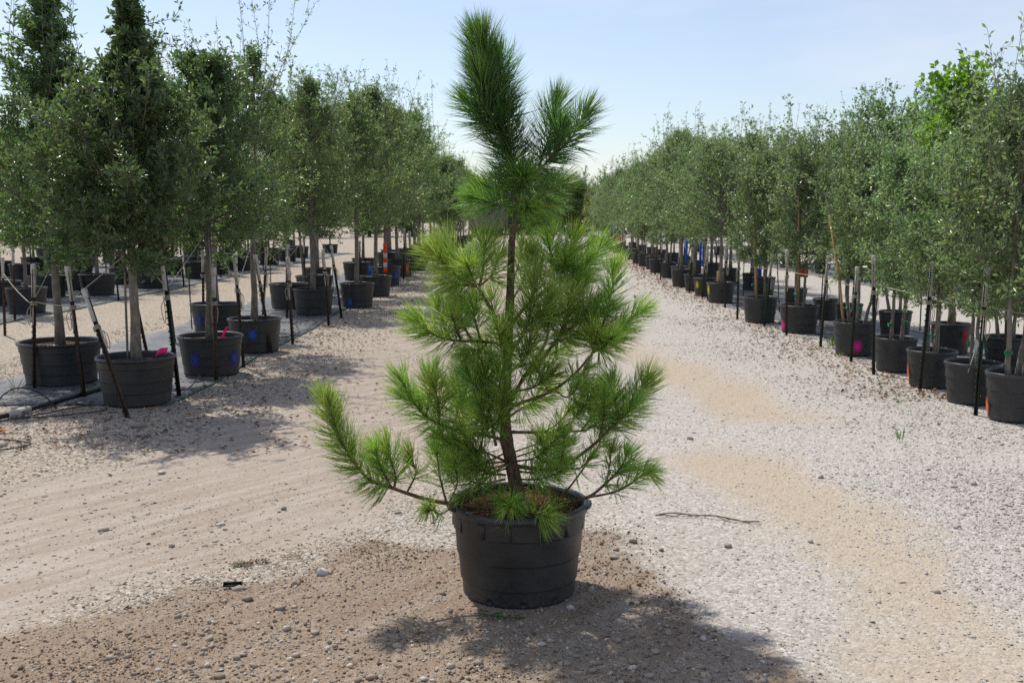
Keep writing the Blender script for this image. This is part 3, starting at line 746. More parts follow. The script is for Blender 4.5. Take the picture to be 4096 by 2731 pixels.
# ---- the wide-pot bed by the lane (each pot with its oak)
LB = 'oaks in wide pots along the dirt lane'
left = [
 # x, y, R, h, pot kind, tree variant, turn, tree scale, pot label, tree label
 (-4.62, 10.10, .40, .43, 'B', 'spire', 2.2, 1.0, 'wide black pot standing between the white-capped posts, behind the leaning stake', 'tall pointed dark oak topping its neighbours, in the pot behind the leaning stake'),
 (-3.39, 8.89, .34, .43, 'B', 'cone', .3, 1.0, 'wide black pot crossed by a leaning stake, limp pink ribbon at its rim', 'dense dark cone-shaped oak in the pot crossed by the leaning stake'),
 (-3.25, 10.66, .338, .42, 'B', 'oval', 1.1, 1.0, 'wide black pot with two violet paint smears and a pink ribbon standing in its soil', 'dark oval oak with a pale stake tied to its trunk, in the violet-smeared pot'),
 (-3.24, 12.47, .33, .42, 'D', 'loose', 0, 1.0, 'wide black pot with one round bright blue paint spot', 'oak with a loose feathery top of long whips, in the blue-spotted pot'),
 (-4.39, 14.73, .37, .42, 'B', 'round', 2.0, .92, 'wide black pot with a pale lilac smear, behind the violet-smeared pot', 'rounded green oak behind the feathery-topped oak'),
 (-3.48, 17.42, .35, .45, 'D', 'round', 4.1, 1.0, 'unmarked wide black pot at the edge of the open weed mat', 'rounded oak in the unmarked pot at the edge of the open weed mat'),
 (-4.20, 18.69, .36, .47, 'D', 'oval', 3.0, 1.15, 'wide black pot behind the unmarked pot at the open weed mat', 'oval oak behind the pot at the edge of the open weed mat'),
 (-2.95, 18.94, .325, .46, 'D', 'broad', 1.0, .97, 'wide black pot with a jagged blue splash near its base', 'broad oak in the pot with the jagged blue splash'),
 (-4.25, 21.41, .40, .46, 'D', 'broad', 2.6, 1.05, 'wide black pot in the back line of the lane bed, behind the blue splash pot', 'broad oak behind the jagged blue splash pot'),
 (-2.97, 21.72, .345, .44, 'B', 'round', .4, 1.1, 'wide black pot with a blue plastic tag on its rim', 'rounded oak in the pot with the blue tag'),
 (-3.20, 25.30, .38, .48, 'D', 'broad', 5.2, 1.12, 'wide black pot with an oval blue paint spot on the side by the lane', 'broad oak beside the orange and white marker stick'),
 (-3.38, 29.37, .39, .50, 'D', 'round', 2.9, 1.2, 'wide black pot with an orange paint streak', 'rounded oak in the pot with the orange streak'),
]
POTS = {}
for k, (x, y, R, h, kind, var, rz, sc, pl, tl) in enumerate(left):
    pm = BIG if kind == 'B' else SUNKEN
    p_ = place_pot(pm, .345, .45, x, y, R, h, pl, LB + ' (pots)', 0)
    POTS[k] = p_
    tr = place_tree(var, x, y, p_.location.z + h - (.055 if kind == 'B' else .09), rz, sc, 'oak_tree', tl, LB)
def cam_ang(k, off=0.0):
    x, y = left[k][0], left[k][1]; return math.atan2(-y, -x) + off
spray_patch(BIG, cam_ang(2, -.55), .20, .22, .10, 'spray_violet', POTS[2]); spray_patch(BIG, cam_ang(2, .85), .20, .25, .11, 'spray_violet', POTS[2])
spray_patch(SUNKEN, cam_ang(3, -.1), .255, .21, .085, 'spray_blue', POTS[3])
spray_patch(BIG, cam_ang(4, -.8), .2, .2, .14, 'spray_violet', POTS[4])
spray_patch(SUNKEN, cam_ang(7, -.45), .11, .2, .10, 'spray_blue', POTS[7])
spray_patch(SUNKEN, cam_ang(10, .75), .24, .22, .11, 'spray_blue', POTS[10])
spray_patch(SUNKEN, cam_ang(11, .9), .2, .2, .2, 'spray_orange', POTS[11])
# stake tied to the trunk of the third oak and a cane beside the second
def stake(x, y, z, pts, r_, label, mat='cane'):
    mb = MB(); mb.tube(np.array(pts) + [x, y, z], r_, 8); o = obj('wooden_stake', mb.mesh('wooden_stake', M[mat])); tag(o, label, 'stake'); return o
stake(-3.25, 10.66, .36, [(.05, -.05, -.2), (.03, -.05, .6), (-.01, -.05, 1.25)], .017, 'straight pale wooden stake against the trunk in the violet-smeared pot', 'bark_grey')
stake(-3.39, 8.89, .38, [(-.065, -.03, -.2), (-.06, -.02, .6), (-.055, .0, 1.1)], .011, 'thin wooden cane beside the trunk of the cone-shaped oak', 'bark_grey')
stake(-4.05, 19.5, 0, [(0, 0, -.1), (-.04, 0, .7), (-.10, 0, 1.5)], .022, 'pale wooden stake behind the unmarked wide pot', 'bark_grey')

rr = np.random.default_rng(77)
def far_row(cells, pm, bR, bh, R, h, vs_, plabel, tlabel, group, sc=(.95, 1.15), soil=.08, tname='oak_tree'):
    for k, (x, y) in enumerate(cells):
        q = rr.uniform(.92, 1.08)
        p_ = place_pot(pm, bR, bh, x, y, R * q, h * rr.uniform(.95, 1.08), plabel, group + ' (pots)', rr.uniform(0, 6.28))
        s = rr.uniform(*sc); v = vs_[int(rr.integers(len(vs_)))]
        place_tree(v, x, y, p_.location.z + h * .85, rr.uniform(0, 6.28), (s * rr.uniform(.92, 1.1), s * rr.uniform(.92, 1.1), s), tname, tlabel, group)
jt = lambda s=.15: float(rr.normal(0, s))
far_row([(-3.25 + jt(), y) for y in (32.8, 36, 39.5, 43, 47, 51, 55.5, 60, 65, 70, 76)], SUNKEN, .345, .45, .37, .49,
        ('round', 'broad', 'oval', 'round'), 'black pot on the lane edge of the far oak line, past the orange-streaked pot', 'oak on the lane edge of the far oak line, past the orange-streaked pot', 'far oaks on the lane edge', (1.1, 1.3))
far_row([(-4.45 + jt(), y) for y in (24.4, 27.4, 31, 34.6, 38, 42, 46, 50, 55, 61, 68)], SUNKEN, .345, .45, .37, .49,
        ('round', 'broad', 'oval', 'round'), 'black pot in the inner line of the lane bed, behind the marker stick', 'oak in the inner line of the lane bed, behind the marker stick', 'inner oaks of the lane bed', (1.05, 1.25))
far_row([(-8.67, 17.75)], BIG, .345, .45, .36, .44, ('loose',), 'black pot on the second mat strip, nearest the bare gravel aisle', 'pale green oak on the second mat strip, first by the bare gravel aisle', 'first oak of the second bed', (.8, .82))
far_row([(-9.16, 22.0), (-8.8, 24.2), (-9.45, 26.1), (-8.9, 28.3), (-9.0, 30.4), (-8.9, 32.6), (-9.1, 34.5), (-9.0, 37), (-9.0, 40), (-9.3, 44), (-9.1, 50)], SUNKEN, .345, .45, .38, .46,
        ('round', 'broad', 'round', 'loose'), 'black pot on the aisle side of the second mat strip', 'oak on the aisle side of the second mat strip', 'aisle-side oaks of the second bed', (.78, .95))
far_row([(-10.2 + jt(), y) for y in (15.2, 17.2, 19.4, 21.5, 23.6, 25.8, 28, 30.2, 32.4, 35, 38, 42, 47)], SUNKEN, .345, .45, .38, .46,
        ('round', 'broad', 'round', 'loose'), 'black pot on the inner side of the second mat strip', 'oak on the inner side of the second mat strip', 'inner oaks of the second bed', (.78, .95))
far_row([(-13.1, 28.9), (-15.1, 31.5), (-13.2, 24.8)] + [(-13.3 + jt(), y) for y in (26.8, 31, 33.2, 35.5, 38, 42, 47, 53, 60)] + [(-15.2 + jt(), y) for y in (27, 29.2, 33.8, 36, 38.5, 41, 47, 54)], SUNKEN, .345, .45, .38, .48,
        ('round', 'broad', 'oval'), 'black pot in the third bed of oaks', 'oak in the third bed, behind the two beds by the lane', 'oaks of the third bed', (.85, 1.05))
far_row([(-19.5 + jt(.5), y) for y in (36, 41, 47, 54, 62)] + [(-22 + jt(.5), y) for y in (40, 48, 57)], SUNKEN, .345, .45, .38, .48, ('round', 'broad'), 'black pot in the hindmost oak bed', 'oak in the hindmost bed beside the lane', 'oaks of the hindmost bed', (1.1, 1.35))

# ---- the slim oak bed
RB = 'slim oaks in pots along the white gravel'
right = [
 (4.16, 8.11, .235, .40, 'multi_bushy', .5, 1.0, 'black pot with chalk marks and an orange streak ending the slim oak row', 'bushy slim oak at the end of the row, in the orange-streaked pot'),
 (4.18, 8.93, .24, .375, 'multi_lean', 2.0, .88, 'ribbed black pot with a split rim and a small yellow tag in its soil', 'two-stemmed slim oak in the split-rim pot'),
 (4.18, 9.82, .236, .37, 'multi', 4.2, .86, 'ribbed black pot with a scuffed chalk smudge, next to the split-rim pot', 'slim many-stemmed oak next to the split-rim pot'),
 (4.21, 10.84, .226, .37, 'multi_lean', .6, .92, 'plain ribbed black pot next to the pink-spotted pot', 'slim oak with one bent stem, in the plain ribbed pot'),
 (4.22, 12.20, .25, .41, 'multi', 5.4, .96, 'black pot with a large pink paint spot', 'slim oak with an orange cane, in the large pink-spotted pot'),
 (4.23, 14.60, .285, .41, 'multi', 1.0, 1.0, 'black pot with chalk writing and a pink spot cut by a steel post', 'slim three-stemmed oak in the chalked pot with a pink spot'),
 (4.03, 16.12, .275, .41, 'multi_lean', 3.3, 1.05, 'black pot with faint chalk writing and no paint, beside the bare mat gap', 'slim oak with a leaning stem, in the chalked pot without paint'),
 (4.19, 19.98, .28, .40, 'grey_round', 3.0, .93, 'black pot with a narrow yellow paint streak, first after the mat gap', 'rounded grey-green oak with a single trunk, first after the mat gap'),
 (4.20, 21.70, .24, .40, 'grey_tall', 1.0, .9, 'black pot with a tall yellow paint patch', 'grey-green oak in the pot with the tall yellow patch'),
 (4.26, 23.30, .235, .39, 'grey_round', 5.0, .98, 'black pot with a pale scuff next to the yellow patch pot', 'grey-green oak next to the yellow patch pot'),
]
RP = {}
for k, (x, y, R, h, var, rz, sc, pl, tl) in enumerate(right):
    p_ = place_pot(MID, .24, .385, x, y, R, h, pl, RB + ' (pots)', 0); RP[k] = p_
    tr = place_tree(var, x, y, p_.location.z + h - .06, rz, sc, 'oak_tree', tl, RB)
    if k < 7:
        ca, sa = math.cos(0), 0
        tapes(tr, [(-.12 if var == 'multi' else -.09, .025, .22, .026), (.10, -.05, .24, .024), (.12, -.05, .95, .022)])
ra = lambda k, off=0.0: math.atan2(-right[k][1], -right[k][0]) + off
spray_patch(MID, ra(0, -1.25), .10, .2, .09, 'spray_orange', RP[0]); spray_patch(MID, ra(2, -1.3), .14, .18, .12, 'spray_orange', RP[2])
spray_patch(MID, ra(4, .2), .12, .32, .085, 'spray_pink', RP[4]); spray_patch(MID, ra(5, -1.0), .11, .30, .085, 'spray_pink', RP[5])
spray_patch(MID, ra(7, -1.05), .25, .2, .12, 'spray_yellow', RP[7]); spray_patch(MID, ra(8, -.75), .24, .26, .10, 'spray_yellow', RP[8])
chalk_lines(MID, ra(6, -.5), RP[6], 1, 3, .7); chalk_lines(MID, ra(5, .1), RP[5], 2, 3, .8); chalk_lines(MID, ra(4, .75), RP[4], 3, 3, .6); chalk_lines(MID, ra(0, -.95), RP[0], 4, 2, .4)
chalk_lines(MID, ra(2, -1.1), RP[2], 5, 2, .3)
stake(4.22, 12.20, .34, [(-.12, -.04, -.2), (-.22, -.05, .55), (-.36, -.02, 1.35)], .017, 'orange-brown cane leaning out of the large pink-spotted pot')
stake(4.23, 14.60, .34, [(-.03, -.05, -.2), (-.05, -.05, .6), (-.08, -.02, 1.7)], .014, 'straight tan cane in the chalked pot with a pink spot')
stake(4.03, 16.12, .34, [(-.06, -.02, -.2), (-.10, -.03, .6), (-.15, 0, 1.4)], .02, 'tan cane in the chalked pot beside the mat gap')
def rx(y): return 4.22 + max(0, y - 24) * .042
ys_far = (24.8, 26.4, 28.6, 31.4, 33.5, 35.8, 38.3, 42, 46.7, 50, 53.5, 58, 62, 67, 72)
far_row([(rx(y) + jt(.08), y) for y in ys_far], MID, .24, .385, .235, .43, ('grey_round', 'grey_tall', 'grey_round', 'multi_bushy'), 'black pot far along the slim oak row, beyond the pale scuffed pot', 'grey-green oak far along the slim oak row, beyond the pale scuffed pot', 'far slim oaks', (1.0, 1.2), .06)
far_row([(6.35, 79.5)], MID, .24, .385, .24, .42, ('yellow',), 'black pot under the small yellow-green tree', 'yellow-green young tree at the far end of the slim oak row', 'yellow tree at the row end', (1.3, 1.31), .06, 'young_tree')
for (x, y, R, h, var, sc, pl, tl) in [
  (5.55, 11.03, .265, .36, 'multi_bushy', .95, 'black pot with thin bent wires in its soil, behind the split-rim pot', 'bushy slim oak behind the split-rim pot'),
  (5.46, 12.31, .235, .38, 'elm', .97, 'black pot with a red tag, behind the scuffed ribbed pot', 'bright green broad-leaved tree rising above the slim oaks'),
  (5.48, 14.17, .224, .36, 'multi', 1.0, 'black pot with an orange paint smear, behind the pink-spotted pot', 'slim oak with a reddish stem behind the pink-spotted pot'),
  (5.20, 15.30, .20, .36, 'multi_lean', 1.0, 'small black pot behind the orange cane', 'slim oak behind the orange cane'),
  (5.18, 16.40, .205, .36, 'grey_tall', .8, 'small black pot with a full top of mulch, behind the chalked pots', 'slender oak in the small mulch-topped pot'),
  (5.40, 18.90, .20, .36, 'grey_tall', .82, 'small black pot behind the mat gap', 'slender oak behind the mat gap')]:
    p_ = place_pot(MID, .24, .385, x, y, R, h, pl, RB + ' (pots)', 1.0)
    place_tree(var, x, y, p_.location.z + h - .06, 1.3 * y, sc, 'elm_tree' if var == 'elm' else 'oak_tree', tl, RB)
far_row([(rx(y) + 1.25 + jt(.1), y) for y in (21.2, 23.4, 25.8, 28.4, 31, 34, 37.5, 41, 45, 50, 56, 63, 71)], MID, .24, .385, .23, .42, ('grey_round', 'grey_tall', 'multi'), 'black pot in the back line of the slim oak bed', 'oak in the back line of the slim oak bed, beyond the mat gap', 'back line of slim oaks', (.85, 1.1), .06)
far_row([(9.6 + jt(.12), y) for y in (14.6, 17.1, 19.6, 22.2, 25, 28, 31, 34.5, 38, 42, 47, 52)] + [(10.8 + jt(.12), y) for y in (16, 19, 22.4, 26, 30, 34, 39, 45)], MID, .24, .385, .25, .40, ('grey_round', 'multi', 'grey_tall', 'multi_bushy'), 'black pot across the tan aisle behind the slim oak bed', 'oak across the tan aisle behind the slim oak bed', 'oaks across the tan aisle', (.8, 1.0), .06)

# ---- woodland edge far behind
def far_tree(var, x, y, sc, rz, label, group=None):
    return place_tree(var, x, y, -.05, rz, sc, 'woodland_tree', label, group)
W = 'trees of the woodland edge'
for k, (x, y, s) in enumerate([(17.5, 46, 1.12), (13.5, 52, .95), (18.0, 36, .98), (20.5, 42, 1.05), (22.5, 50, 1.2), (11.2, 61, .98), (14.5, 64, 1.05), (12.0, 74, 1.05), (16, 80, 1.2), (19, 60, 1.1), (25, 44, 1.1)]):
    far_tree('canopy', x, y, (s * 1.05, s * 1.05, s), k * 1.7, 'broad domed tree of the woodland edge behind the slim oaks', W + ' behind the slim oaks')
for k, (x, y, s) in enumerate([(6.8, 104, 1.2), (3.6, 108, 1.25), (.4, 112, 1.15), (-3.0, 110, 1.25), (-6.5, 104, 1.3), (9.5, 96, 1.2), (5.0, 116, 1.4), (1.8, 120, 1.5), (-10, 100, 1.3), (-14, 98, 1.3), (12.5, 100, 1.3), (-18, 92, 1.3), (-23, 88, 1.3), (-28, 80, 1.3), (-33, 82, 1.35), (-38, 80, 1.3), (-43, 84, 1.3), (-48, 82, 1.4), (-25, 92, 1.4), (-31, 74, 1.1), (16.5, 104, 1.3), (21, 98, 1.3), (26, 92, 1.3), (32, 88, 1.3), (38, 84, 1.4)]):
    q = 0 if x < -12 else (2 if x > 11 else 1)
    far_tree('canopy_low', x, y, s, k * 2.1, ('dark leafy tree behind the hindmost oak bed', 'dark leafy tree closing the far end of the lane', 'dark leafy tree far behind the oaks across the tan aisle')[q], W + (' behind the oak beds', ' at the end of the lane', ' beyond the tan aisle')[q])
PINE_TRUNK = [(0.001,0.000,0.366),(-0.009,0.000,0.458),(-0.038,0.000,0.608),(-0.055,0.000,0.696),(-0.061,0.000,0.839),(-0.049,0.000,1.094),(-0.038,0.000,1.324),(-0.030,0.000,1.564),(-0.009,0.000,1.696),(-0.002,0.000,1.770)]
PINE_SHOOTS = [
([(-0.004,0.000,1.752),(-0.045,0.000,1.954),(-0.097,0.020,2.138),(-0.143,0.030,2.302),(-0.165,0.030,2.406)],0.011,0.03,0.165,7000),
([(-0.060,0.000,1.972),(-0.151,-0.040,2.068),(-0.209,-0.050,2.130)],0.005,0.2,0.14,3200),
([(-0.060,0.000,1.972),(-0.132,-0.050,2.112),(-0.172,-0.050,2.254)],0.005,0.2,0.14,3400),
([(-0.064,0.020,1.992),(-0.075,0.050,2.187),(-0.082,0.050,2.323)],0.005,0.2,0.15,3600),
([(-0.037,-0.020,1.952),(-0.043,-0.030,2.064),(-0.035,-0.030,2.153)],0.007,2,0,0),
([(0.002,0.000,1.770),(0.044,-0.040,1.822),(0.133,-0.070,1.909),(0.170,-0.080,1.989),(0.181,-0.080,2.027)],0.008,0.25,0.14,2600),
([(0.078,-0.050,1.856),(0.129,-0.020,2.007),(0.155,0.000,2.128)],0.006,0.1,0.15,3000),
([(0.127,-0.060,1.906),(0.218,0.000,1.990),(0.278,0.040,2.092)],0.006,0.1,0.145,2800),
([(-0.000,-0.010,1.770),(0.010,-0.120,1.796),(0.020,-0.200,1.826)],0.007,0.2,0.16,3200),
([(-0.006,0.000,1.706),(-0.096,-0.060,1.714),(-0.185,-0.100,1.739)],0.006,0.2,0.13,2600),
([(-0.000,0.000,1.724),(0.091,0.060,1.753),(0.178,0.100,1.801)],0.006,0.2,0.15,2600),
([(-0.004,0.000,1.715),(-0.041,0.100,1.773),(-0.080,0.180,1.823)],0.006,0.2,0.15,2600),
([(-0.004,0.000,1.730),(0.064,0.100,1.716),(0.115,0.200,1.718)],0.006,0.2,0.15,2600),
([(-0.006,-0.010,1.700),(0.014,-0.100,1.695),(0.031,-0.160,1.698)],0.005,0.2,0.15,2600),
([(-0.006,0.000,1.743),(-0.079,0.020,1.771),(-0.144,0.020,1.799)],0.005,0.2,0.13,2300),
([(-0.023,0.000,1.607),(0.025,0.060,1.614),(0.073,0.100,1.633)],0.004,0.3,0.11,1500),
([(-0.026,0.000,1.585),(-0.060,-0.050,1.589),(-0.081,-0.080,1.597)],0.004,0.3,0.11,1200),
([(-0.074,0.000,1.141),(-0.116,-0.050,1.260),(-0.172,-0.100,1.368)],0.013,2,0,0),
([(-0.172,-0.100,1.368),(-0.263,-0.150,1.423),(-0.351,-0.200,1.510)],0.007,0.2,0.15,2800),
([(-0.172,-0.100,1.368),(-0.190,-0.150,1.406),(-0.211,-0.240,1.461)],0.007,0.3,0.15,2800),
([(-0.170,-0.100,1.368),(-0.156,-0.120,1.423),(-0.143,-0.120,1.536)],0.007,0.25,0.15,2600),
([(-0.172,-0.100,1.368),(-0.248,0.000,1.435),(-0.322,0.050,1.537)],0.006,0.2,0.15,2600),
([(-0.172,-0.100,1.368),(-0.116,-0.030,1.418),(-0.089,0.020,1.481)],0.006,0.2,0.14,2300),
([(-0.172,-0.100,1.368),(-0.223,-0.140,1.378),(-0.298,-0.120,1.386)],0.006,0.2,0.13,2000),
([(-0.149,-0.080,1.319),(-0.202,0.000,1.303),(-0.253,0.080,1.297)],0.006,0.2,0.13,2000),
([(-0.036,0.000,1.199),(0.055,0.100,1.295),(0.164,0.170,1.368)],0.01,2,0,0),
([(0.164,0.170,1.368),(0.212,0.170,1.446),(0.251,0.170,1.540)],0.007,0.1,0.15,3000),
([(0.164,0.170,1.368),(0.273,0.200,1.406),(0.363,0.220,1.519)],0.007,0.2,0.15,2600),
([(0.164,0.170,1.368),(0.149,0.240,1.463),(0.138,0.280,1.557)],0.006,0.1,0.14,2600),
([(0.124,0.130,1.335),(0.093,0.100,1.411),(0.070,0.100,1.488)],0.006,0.2,0.13,2000),
([(0.164,0.170,1.368),(0.182,0.060,1.404),(0.203,0.000,1.473)],0.006,0.2,0.15,3000),
([(0.164,0.170,1.368),(0.219,0.100,1.392),(0.284,0.080,1.450)],0.006,0.2,0.14,2400),
([(-0.030,0.000,1.303),(0.023,0.200,1.386),(0.044,0.260,1.492)],0.006,0.3,0.15,1700),
([(-0.032,0.000,1.379),(-0.003,0.120,1.448),(0.017,0.200,1.543)],0.005,0.3,0.14,1200),
([(-0.041,0.000,1.074),(0.005,-0.100,1.144),(0.030,-0.150,1.207),(0.053,-0.200,1.328),(0.062,-0.200,1.391)],0.008,0.35,0.15,3200),
([(0.030,-0.150,1.207),(0.091,-0.200,1.265),(0.124,-0.220,1.330)],0.006,0.2,0.14,2600),
([(0.023,-0.140,1.186),(0.081,-0.050,1.185),(0.148,0.000,1.218)],0.006,0.2,0.14,2200),
([(-0.051,0.000,0.833),(0.019,-0.050,0.971),(0.073,-0.080,1.057),(0.118,-0.100,1.148),(0.128,-0.120,1.267)],0.01,0.72,0.14,2600),
([(0.019,-0.050,0.975),(0.074,-0.020,1.014),(0.166,0.000,1.130),(0.255,0.020,1.204),(0.324,0.030,1.282)],0.009,0.5,0.14,2600),
([(0.255,0.020,1.204),(0.239,0.020,1.301),(0.266,0.030,1.381)],0.006,0.1,0.14,2600),
([(0.166,0.000,1.130),(0.199,-0.100,1.237),(0.216,-0.120,1.313)],0.006,0.15,0.14,2600),
([(0.255,0.020,1.204),(0.299,-0.050,1.223),(0.358,-0.080,1.269)],0.006,0.15,0.13,2200),
([(0.131,-0.050,1.119),(0.189,0.050,1.126),(0.246,0.100,1.139)],0.005,0.2,0.13,1800),
([(-0.059,0.000,0.788),(-0.022,-0.030,0.845),(0.127,-0.100,0.916),(0.235,-0.120,0.999),(0.316,-0.120,1.094)],0.01,2,0,0),
([(0.316,-0.120,1.094),(0.376,-0.100,1.278),(0.402,-0.100,1.436)],0.006,0.12,0.13,2300),
([(0.316,-0.120,1.094),(0.389,-0.120,1.165),(0.502,-0.120,1.261)],0.006,0.15,0.13,2400),
([(0.316,-0.120,1.094),(0.305,-0.100,1.163),(0.297,-0.080,1.226)],0.006,0.15,0.13,2300),
([(0.316,-0.120,1.094),(0.349,-0.200,1.123),(0.371,-0.280,1.166)],0.006,0.15,0.14,2800),
([(0.316,-0.120,1.094),(0.365,-0.020,1.125),(0.455,0.030,1.167)],0.006,0.15,0.13,2200),
([(0.316,-0.120,1.094),(0.312,-0.200,1.138),(0.319,-0.260,1.181)],0.006,0.15,0.13,2500),
([(0.155,-0.100,0.926),(0.202,-0.160,0.906),(0.241,-0.200,0.949)],0.004,0.5,0.12,1800),
([(0.130,-0.100,0.916),(0.096,-0.200,0.987),(0.082,-0.220,1.034)],0.004,0.4,0.12,2000),
([(0.200,-0.120,0.967),(0.247,-0.020,0.966),(0.294,0.030,0.993)],0.004,0.4,0.12,1700),
([(-0.038,0.000,0.722),(0.151,0.100,0.698),(0.304,0.160,0.694)],0.008,2,0,0),
([(0.286,0.150,0.694),(0.339,0.150,0.774),(0.361,0.150,0.875)],0.006,0.15,0.13,2600),
([(0.151,0.100,0.698),(0.251,0.080,0.768),(0.283,0.050,0.902)],0.006,0.35,0.13,2600),
([(0.115,0.080,0.705),(0.174,0.020,0.757),(0.211,0.000,0.804)],0.004,0.45,0.11,1500),
([(0.304,0.160,0.694),(0.389,0.200,0.744),(0.430,0.220,0.812)],0.006,0.15,0.13,2400),
([(0.251,0.080,0.768),(0.274,0.000,0.823),(0.308,-0.050,0.881)],0.005,0.15,0.13,2200),
([(-0.003,0.000,0.567),(0.090,0.000,0.555),(0.187,-0.050,0.575),(0.254,-0.080,0.629),(0.347,-0.100,0.711),(0.429,-0.100,0.803),(0.507,-0.080,0.881),(0.550,-0.080,0.966)],0.01,0.6,0.14,2900),
([(0.347,-0.100,0.711),(0.357,-0.150,0.815),(0.362,-0.180,0.904)],0.006,0.2,0.13,2600),
([(0.429,-0.100,0.803),(0.411,-0.100,0.880),(0.399,-0.100,0.947)],0.006,0.2,0.13,2400),
([(0.390,-0.100,0.757),(0.436,-0.180,0.821),(0.479,-0.200,0.871)],0.006,0.2,0.13,2300),
([(0.187,-0.050,0.575),(0.187,-0.120,0.656),(0.194,-0.150,0.730)],0.006,0.3,0.13,2600),
([(0.168,-0.050,0.573),(0.119,-0.100,0.642),(0.100,-0.100,0.699)],0.005,0.3,0.12,2000),
([(0.187,-0.050,0.575),(0.260,-0.100,0.584),(0.301,-0.100,0.623)],0.005,0.4,0.11,1500),
([(-0.032,0.000,0.628),(0.096,0.100,0.654),(0.199,0.200,0.693)],0.004,0.6,0.11,1200),
([(-0.030,0.000,0.604),(0.115,0.080,0.633),(0.175,0.100,0.654)],0.004,0.6,0.1,1200),
([(-0.018,0.000,0.539),(0.096,0.100,0.523),(0.177,0.150,0.551)],0.004,0.5,0.11,1200),
([(0.136,-0.020,0.386),(0.291,-0.050,0.438),(0.351,-0.080,0.486),(0.432,-0.100,0.576),(0.463,-0.100,0.636)],0.009,0.6,0.12,1900),
([(0.291,-0.050,0.438),(0.427,-0.150,0.499),(0.527,-0.180,0.576)],0.006,0.4,0.12,1600),
([(0.402,-0.100,0.546),(0.492,-0.050,0.577),(0.572,-0.030,0.547)],0.005,0.2,0.12,1700),
([(0.383,-0.100,0.526),(0.387,-0.150,0.606),(0.394,-0.160,0.666)],0.004,0.3,0.11,1400),
([(0.154,0.050,0.376),(0.237,0.100,0.453),(0.348,0.150,0.596),(0.380,0.150,0.663)],0.006,0.72,0.11,1700),
([(-0.051,0.000,1.109),(-0.140,-0.080,1.132),(-0.285,-0.150,1.148),(-0.355,-0.180,1.177),(-0.420,-0.200,1.229)],0.008,0.5,0.14,2900),
([(-0.285,-0.150,1.148),(-0.319,-0.100,1.200),(-0.342,-0.080,1.269)],0.006,0.15,0.13,2600),
([(-0.199,-0.100,1.135),(-0.246,0.000,1.208),(-0.271,0.050,1.280)],0.006,0.25,0.14,2300),
([(-0.162,-0.090,1.133),(-0.185,-0.100,1.218),(-0.196,-0.100,1.293)],0.006,0.25,0.13,2400),
([(-0.244,-0.120,1.141),(-0.261,-0.200,1.192),(-0.268,-0.260,1.244)],0.006,0.25,0.13,2200),
([(-0.134,-0.080,1.130),(-0.160,-0.160,1.114),(-0.204,-0.200,1.110)],0.005,0.25,0.12,1700),
([(-0.049,0.000,1.026),(-0.073,-0.200,1.110),(-0.081,-0.280,1.192)],0.006,0.4,0.14,3000),
([(-0.065,0.000,0.687),(-0.174,-0.050,0.727),(-0.283,-0.100,0.761),(-0.343,-0.130,0.784),(-0.396,-0.150,0.822),(-0.460,-0.170,0.903)],0.009,0.5,0.14,3000),
([(-0.396,-0.150,0.822),(-0.385,-0.120,0.894),(-0.373,-0.100,0.986)],0.006,0.15,0.13,2700),
([(-0.343,-0.130,0.784),(-0.337,-0.200,0.880),(-0.350,-0.250,0.963)],0.006,0.15,0.14,2900),
([(-0.283,-0.100,0.761),(-0.271,0.000,0.823),(-0.287,0.050,0.912)],0.006,0.25,0.14,2300),
([(-0.428,-0.160,0.862),(-0.464,-0.200,0.926),(-0.487,-0.200,0.976)],0.005,0.15,0.13,2500),
([(-0.230,-0.080,0.743),(-0.247,-0.020,0.808),(-0.243,0.020,0.897)],0.005,0.25,0.14,2200),
([(-0.101,-0.020,0.668),(-0.125,-0.120,0.827),(-0.131,-0.150,0.908),(-0.152,-0.180,1.006)],0.007,0.55,0.14,3300),
([(-0.131,-0.150,0.908),(-0.183,-0.200,0.958),(-0.214,-0.200,1.006)],0.005,0.25,0.14,2700),
([(-0.126,-0.140,0.869),(-0.086,-0.200,0.954),(-0.077,-0.200,1.028)],0.005,0.25,0.13,2500),
([(-0.065,0.000,0.594),(-0.147,-0.080,0.651),(-0.195,-0.120,0.681),(-0.238,-0.150,0.754)],0.006,0.4,0.14,2800),
([(-0.195,-0.120,0.681),(-0.264,-0.150,0.682),(-0.321,-0.180,0.731)],0.005,0.2,0.13,2500),
([(-0.165,-0.100,0.663),(-0.154,-0.100,0.747),(-0.161,-0.100,0.814)],0.005,0.2,0.13,2300),
([(-0.061,0.000,0.588),(-0.239,0.100,0.560),(-0.309,0.150,0.629)],0.005,0.5,0.13,2100),
([(-0.057,0.000,0.529),(-0.274,0.020,0.540),(-0.336,0.020,0.613)],0.005,0.55,0.13,2100),
([(-0.177,0.010,0.537),(-0.222,-0.060,0.574),(-0.248,-0.100,0.632)],0.005,0.3,0.12,2000),
([(-0.051,-0.100,0.400),(-0.134,-0.120,0.414),(-0.293,-0.100,0.427),(-0.410,-0.100,0.449),(-0.532,-0.120,0.497),(-0.632,-0.140,0.539),(-0.685,-0.150,0.597),(-0.761,-0.160,0.724),(-0.794,-0.160,0.815),(-0.809,-0.160,0.888)],0.011,0.52,0.145,3600),
([(-0.539,-0.120,0.501),(-0.530,-0.140,0.566),(-0.561,-0.150,0.673)],0.006,0.12,0.14,3000),
([(-0.549,-0.120,0.503),(-0.577,-0.180,0.586),(-0.607,-0.200,0.666)],0.006,0.12,0.13,2600),
([(-0.484,-0.110,0.481),(-0.450,-0.060,0.555),(-0.475,-0.050,0.620)],0.005,0.25,0.12,2000),
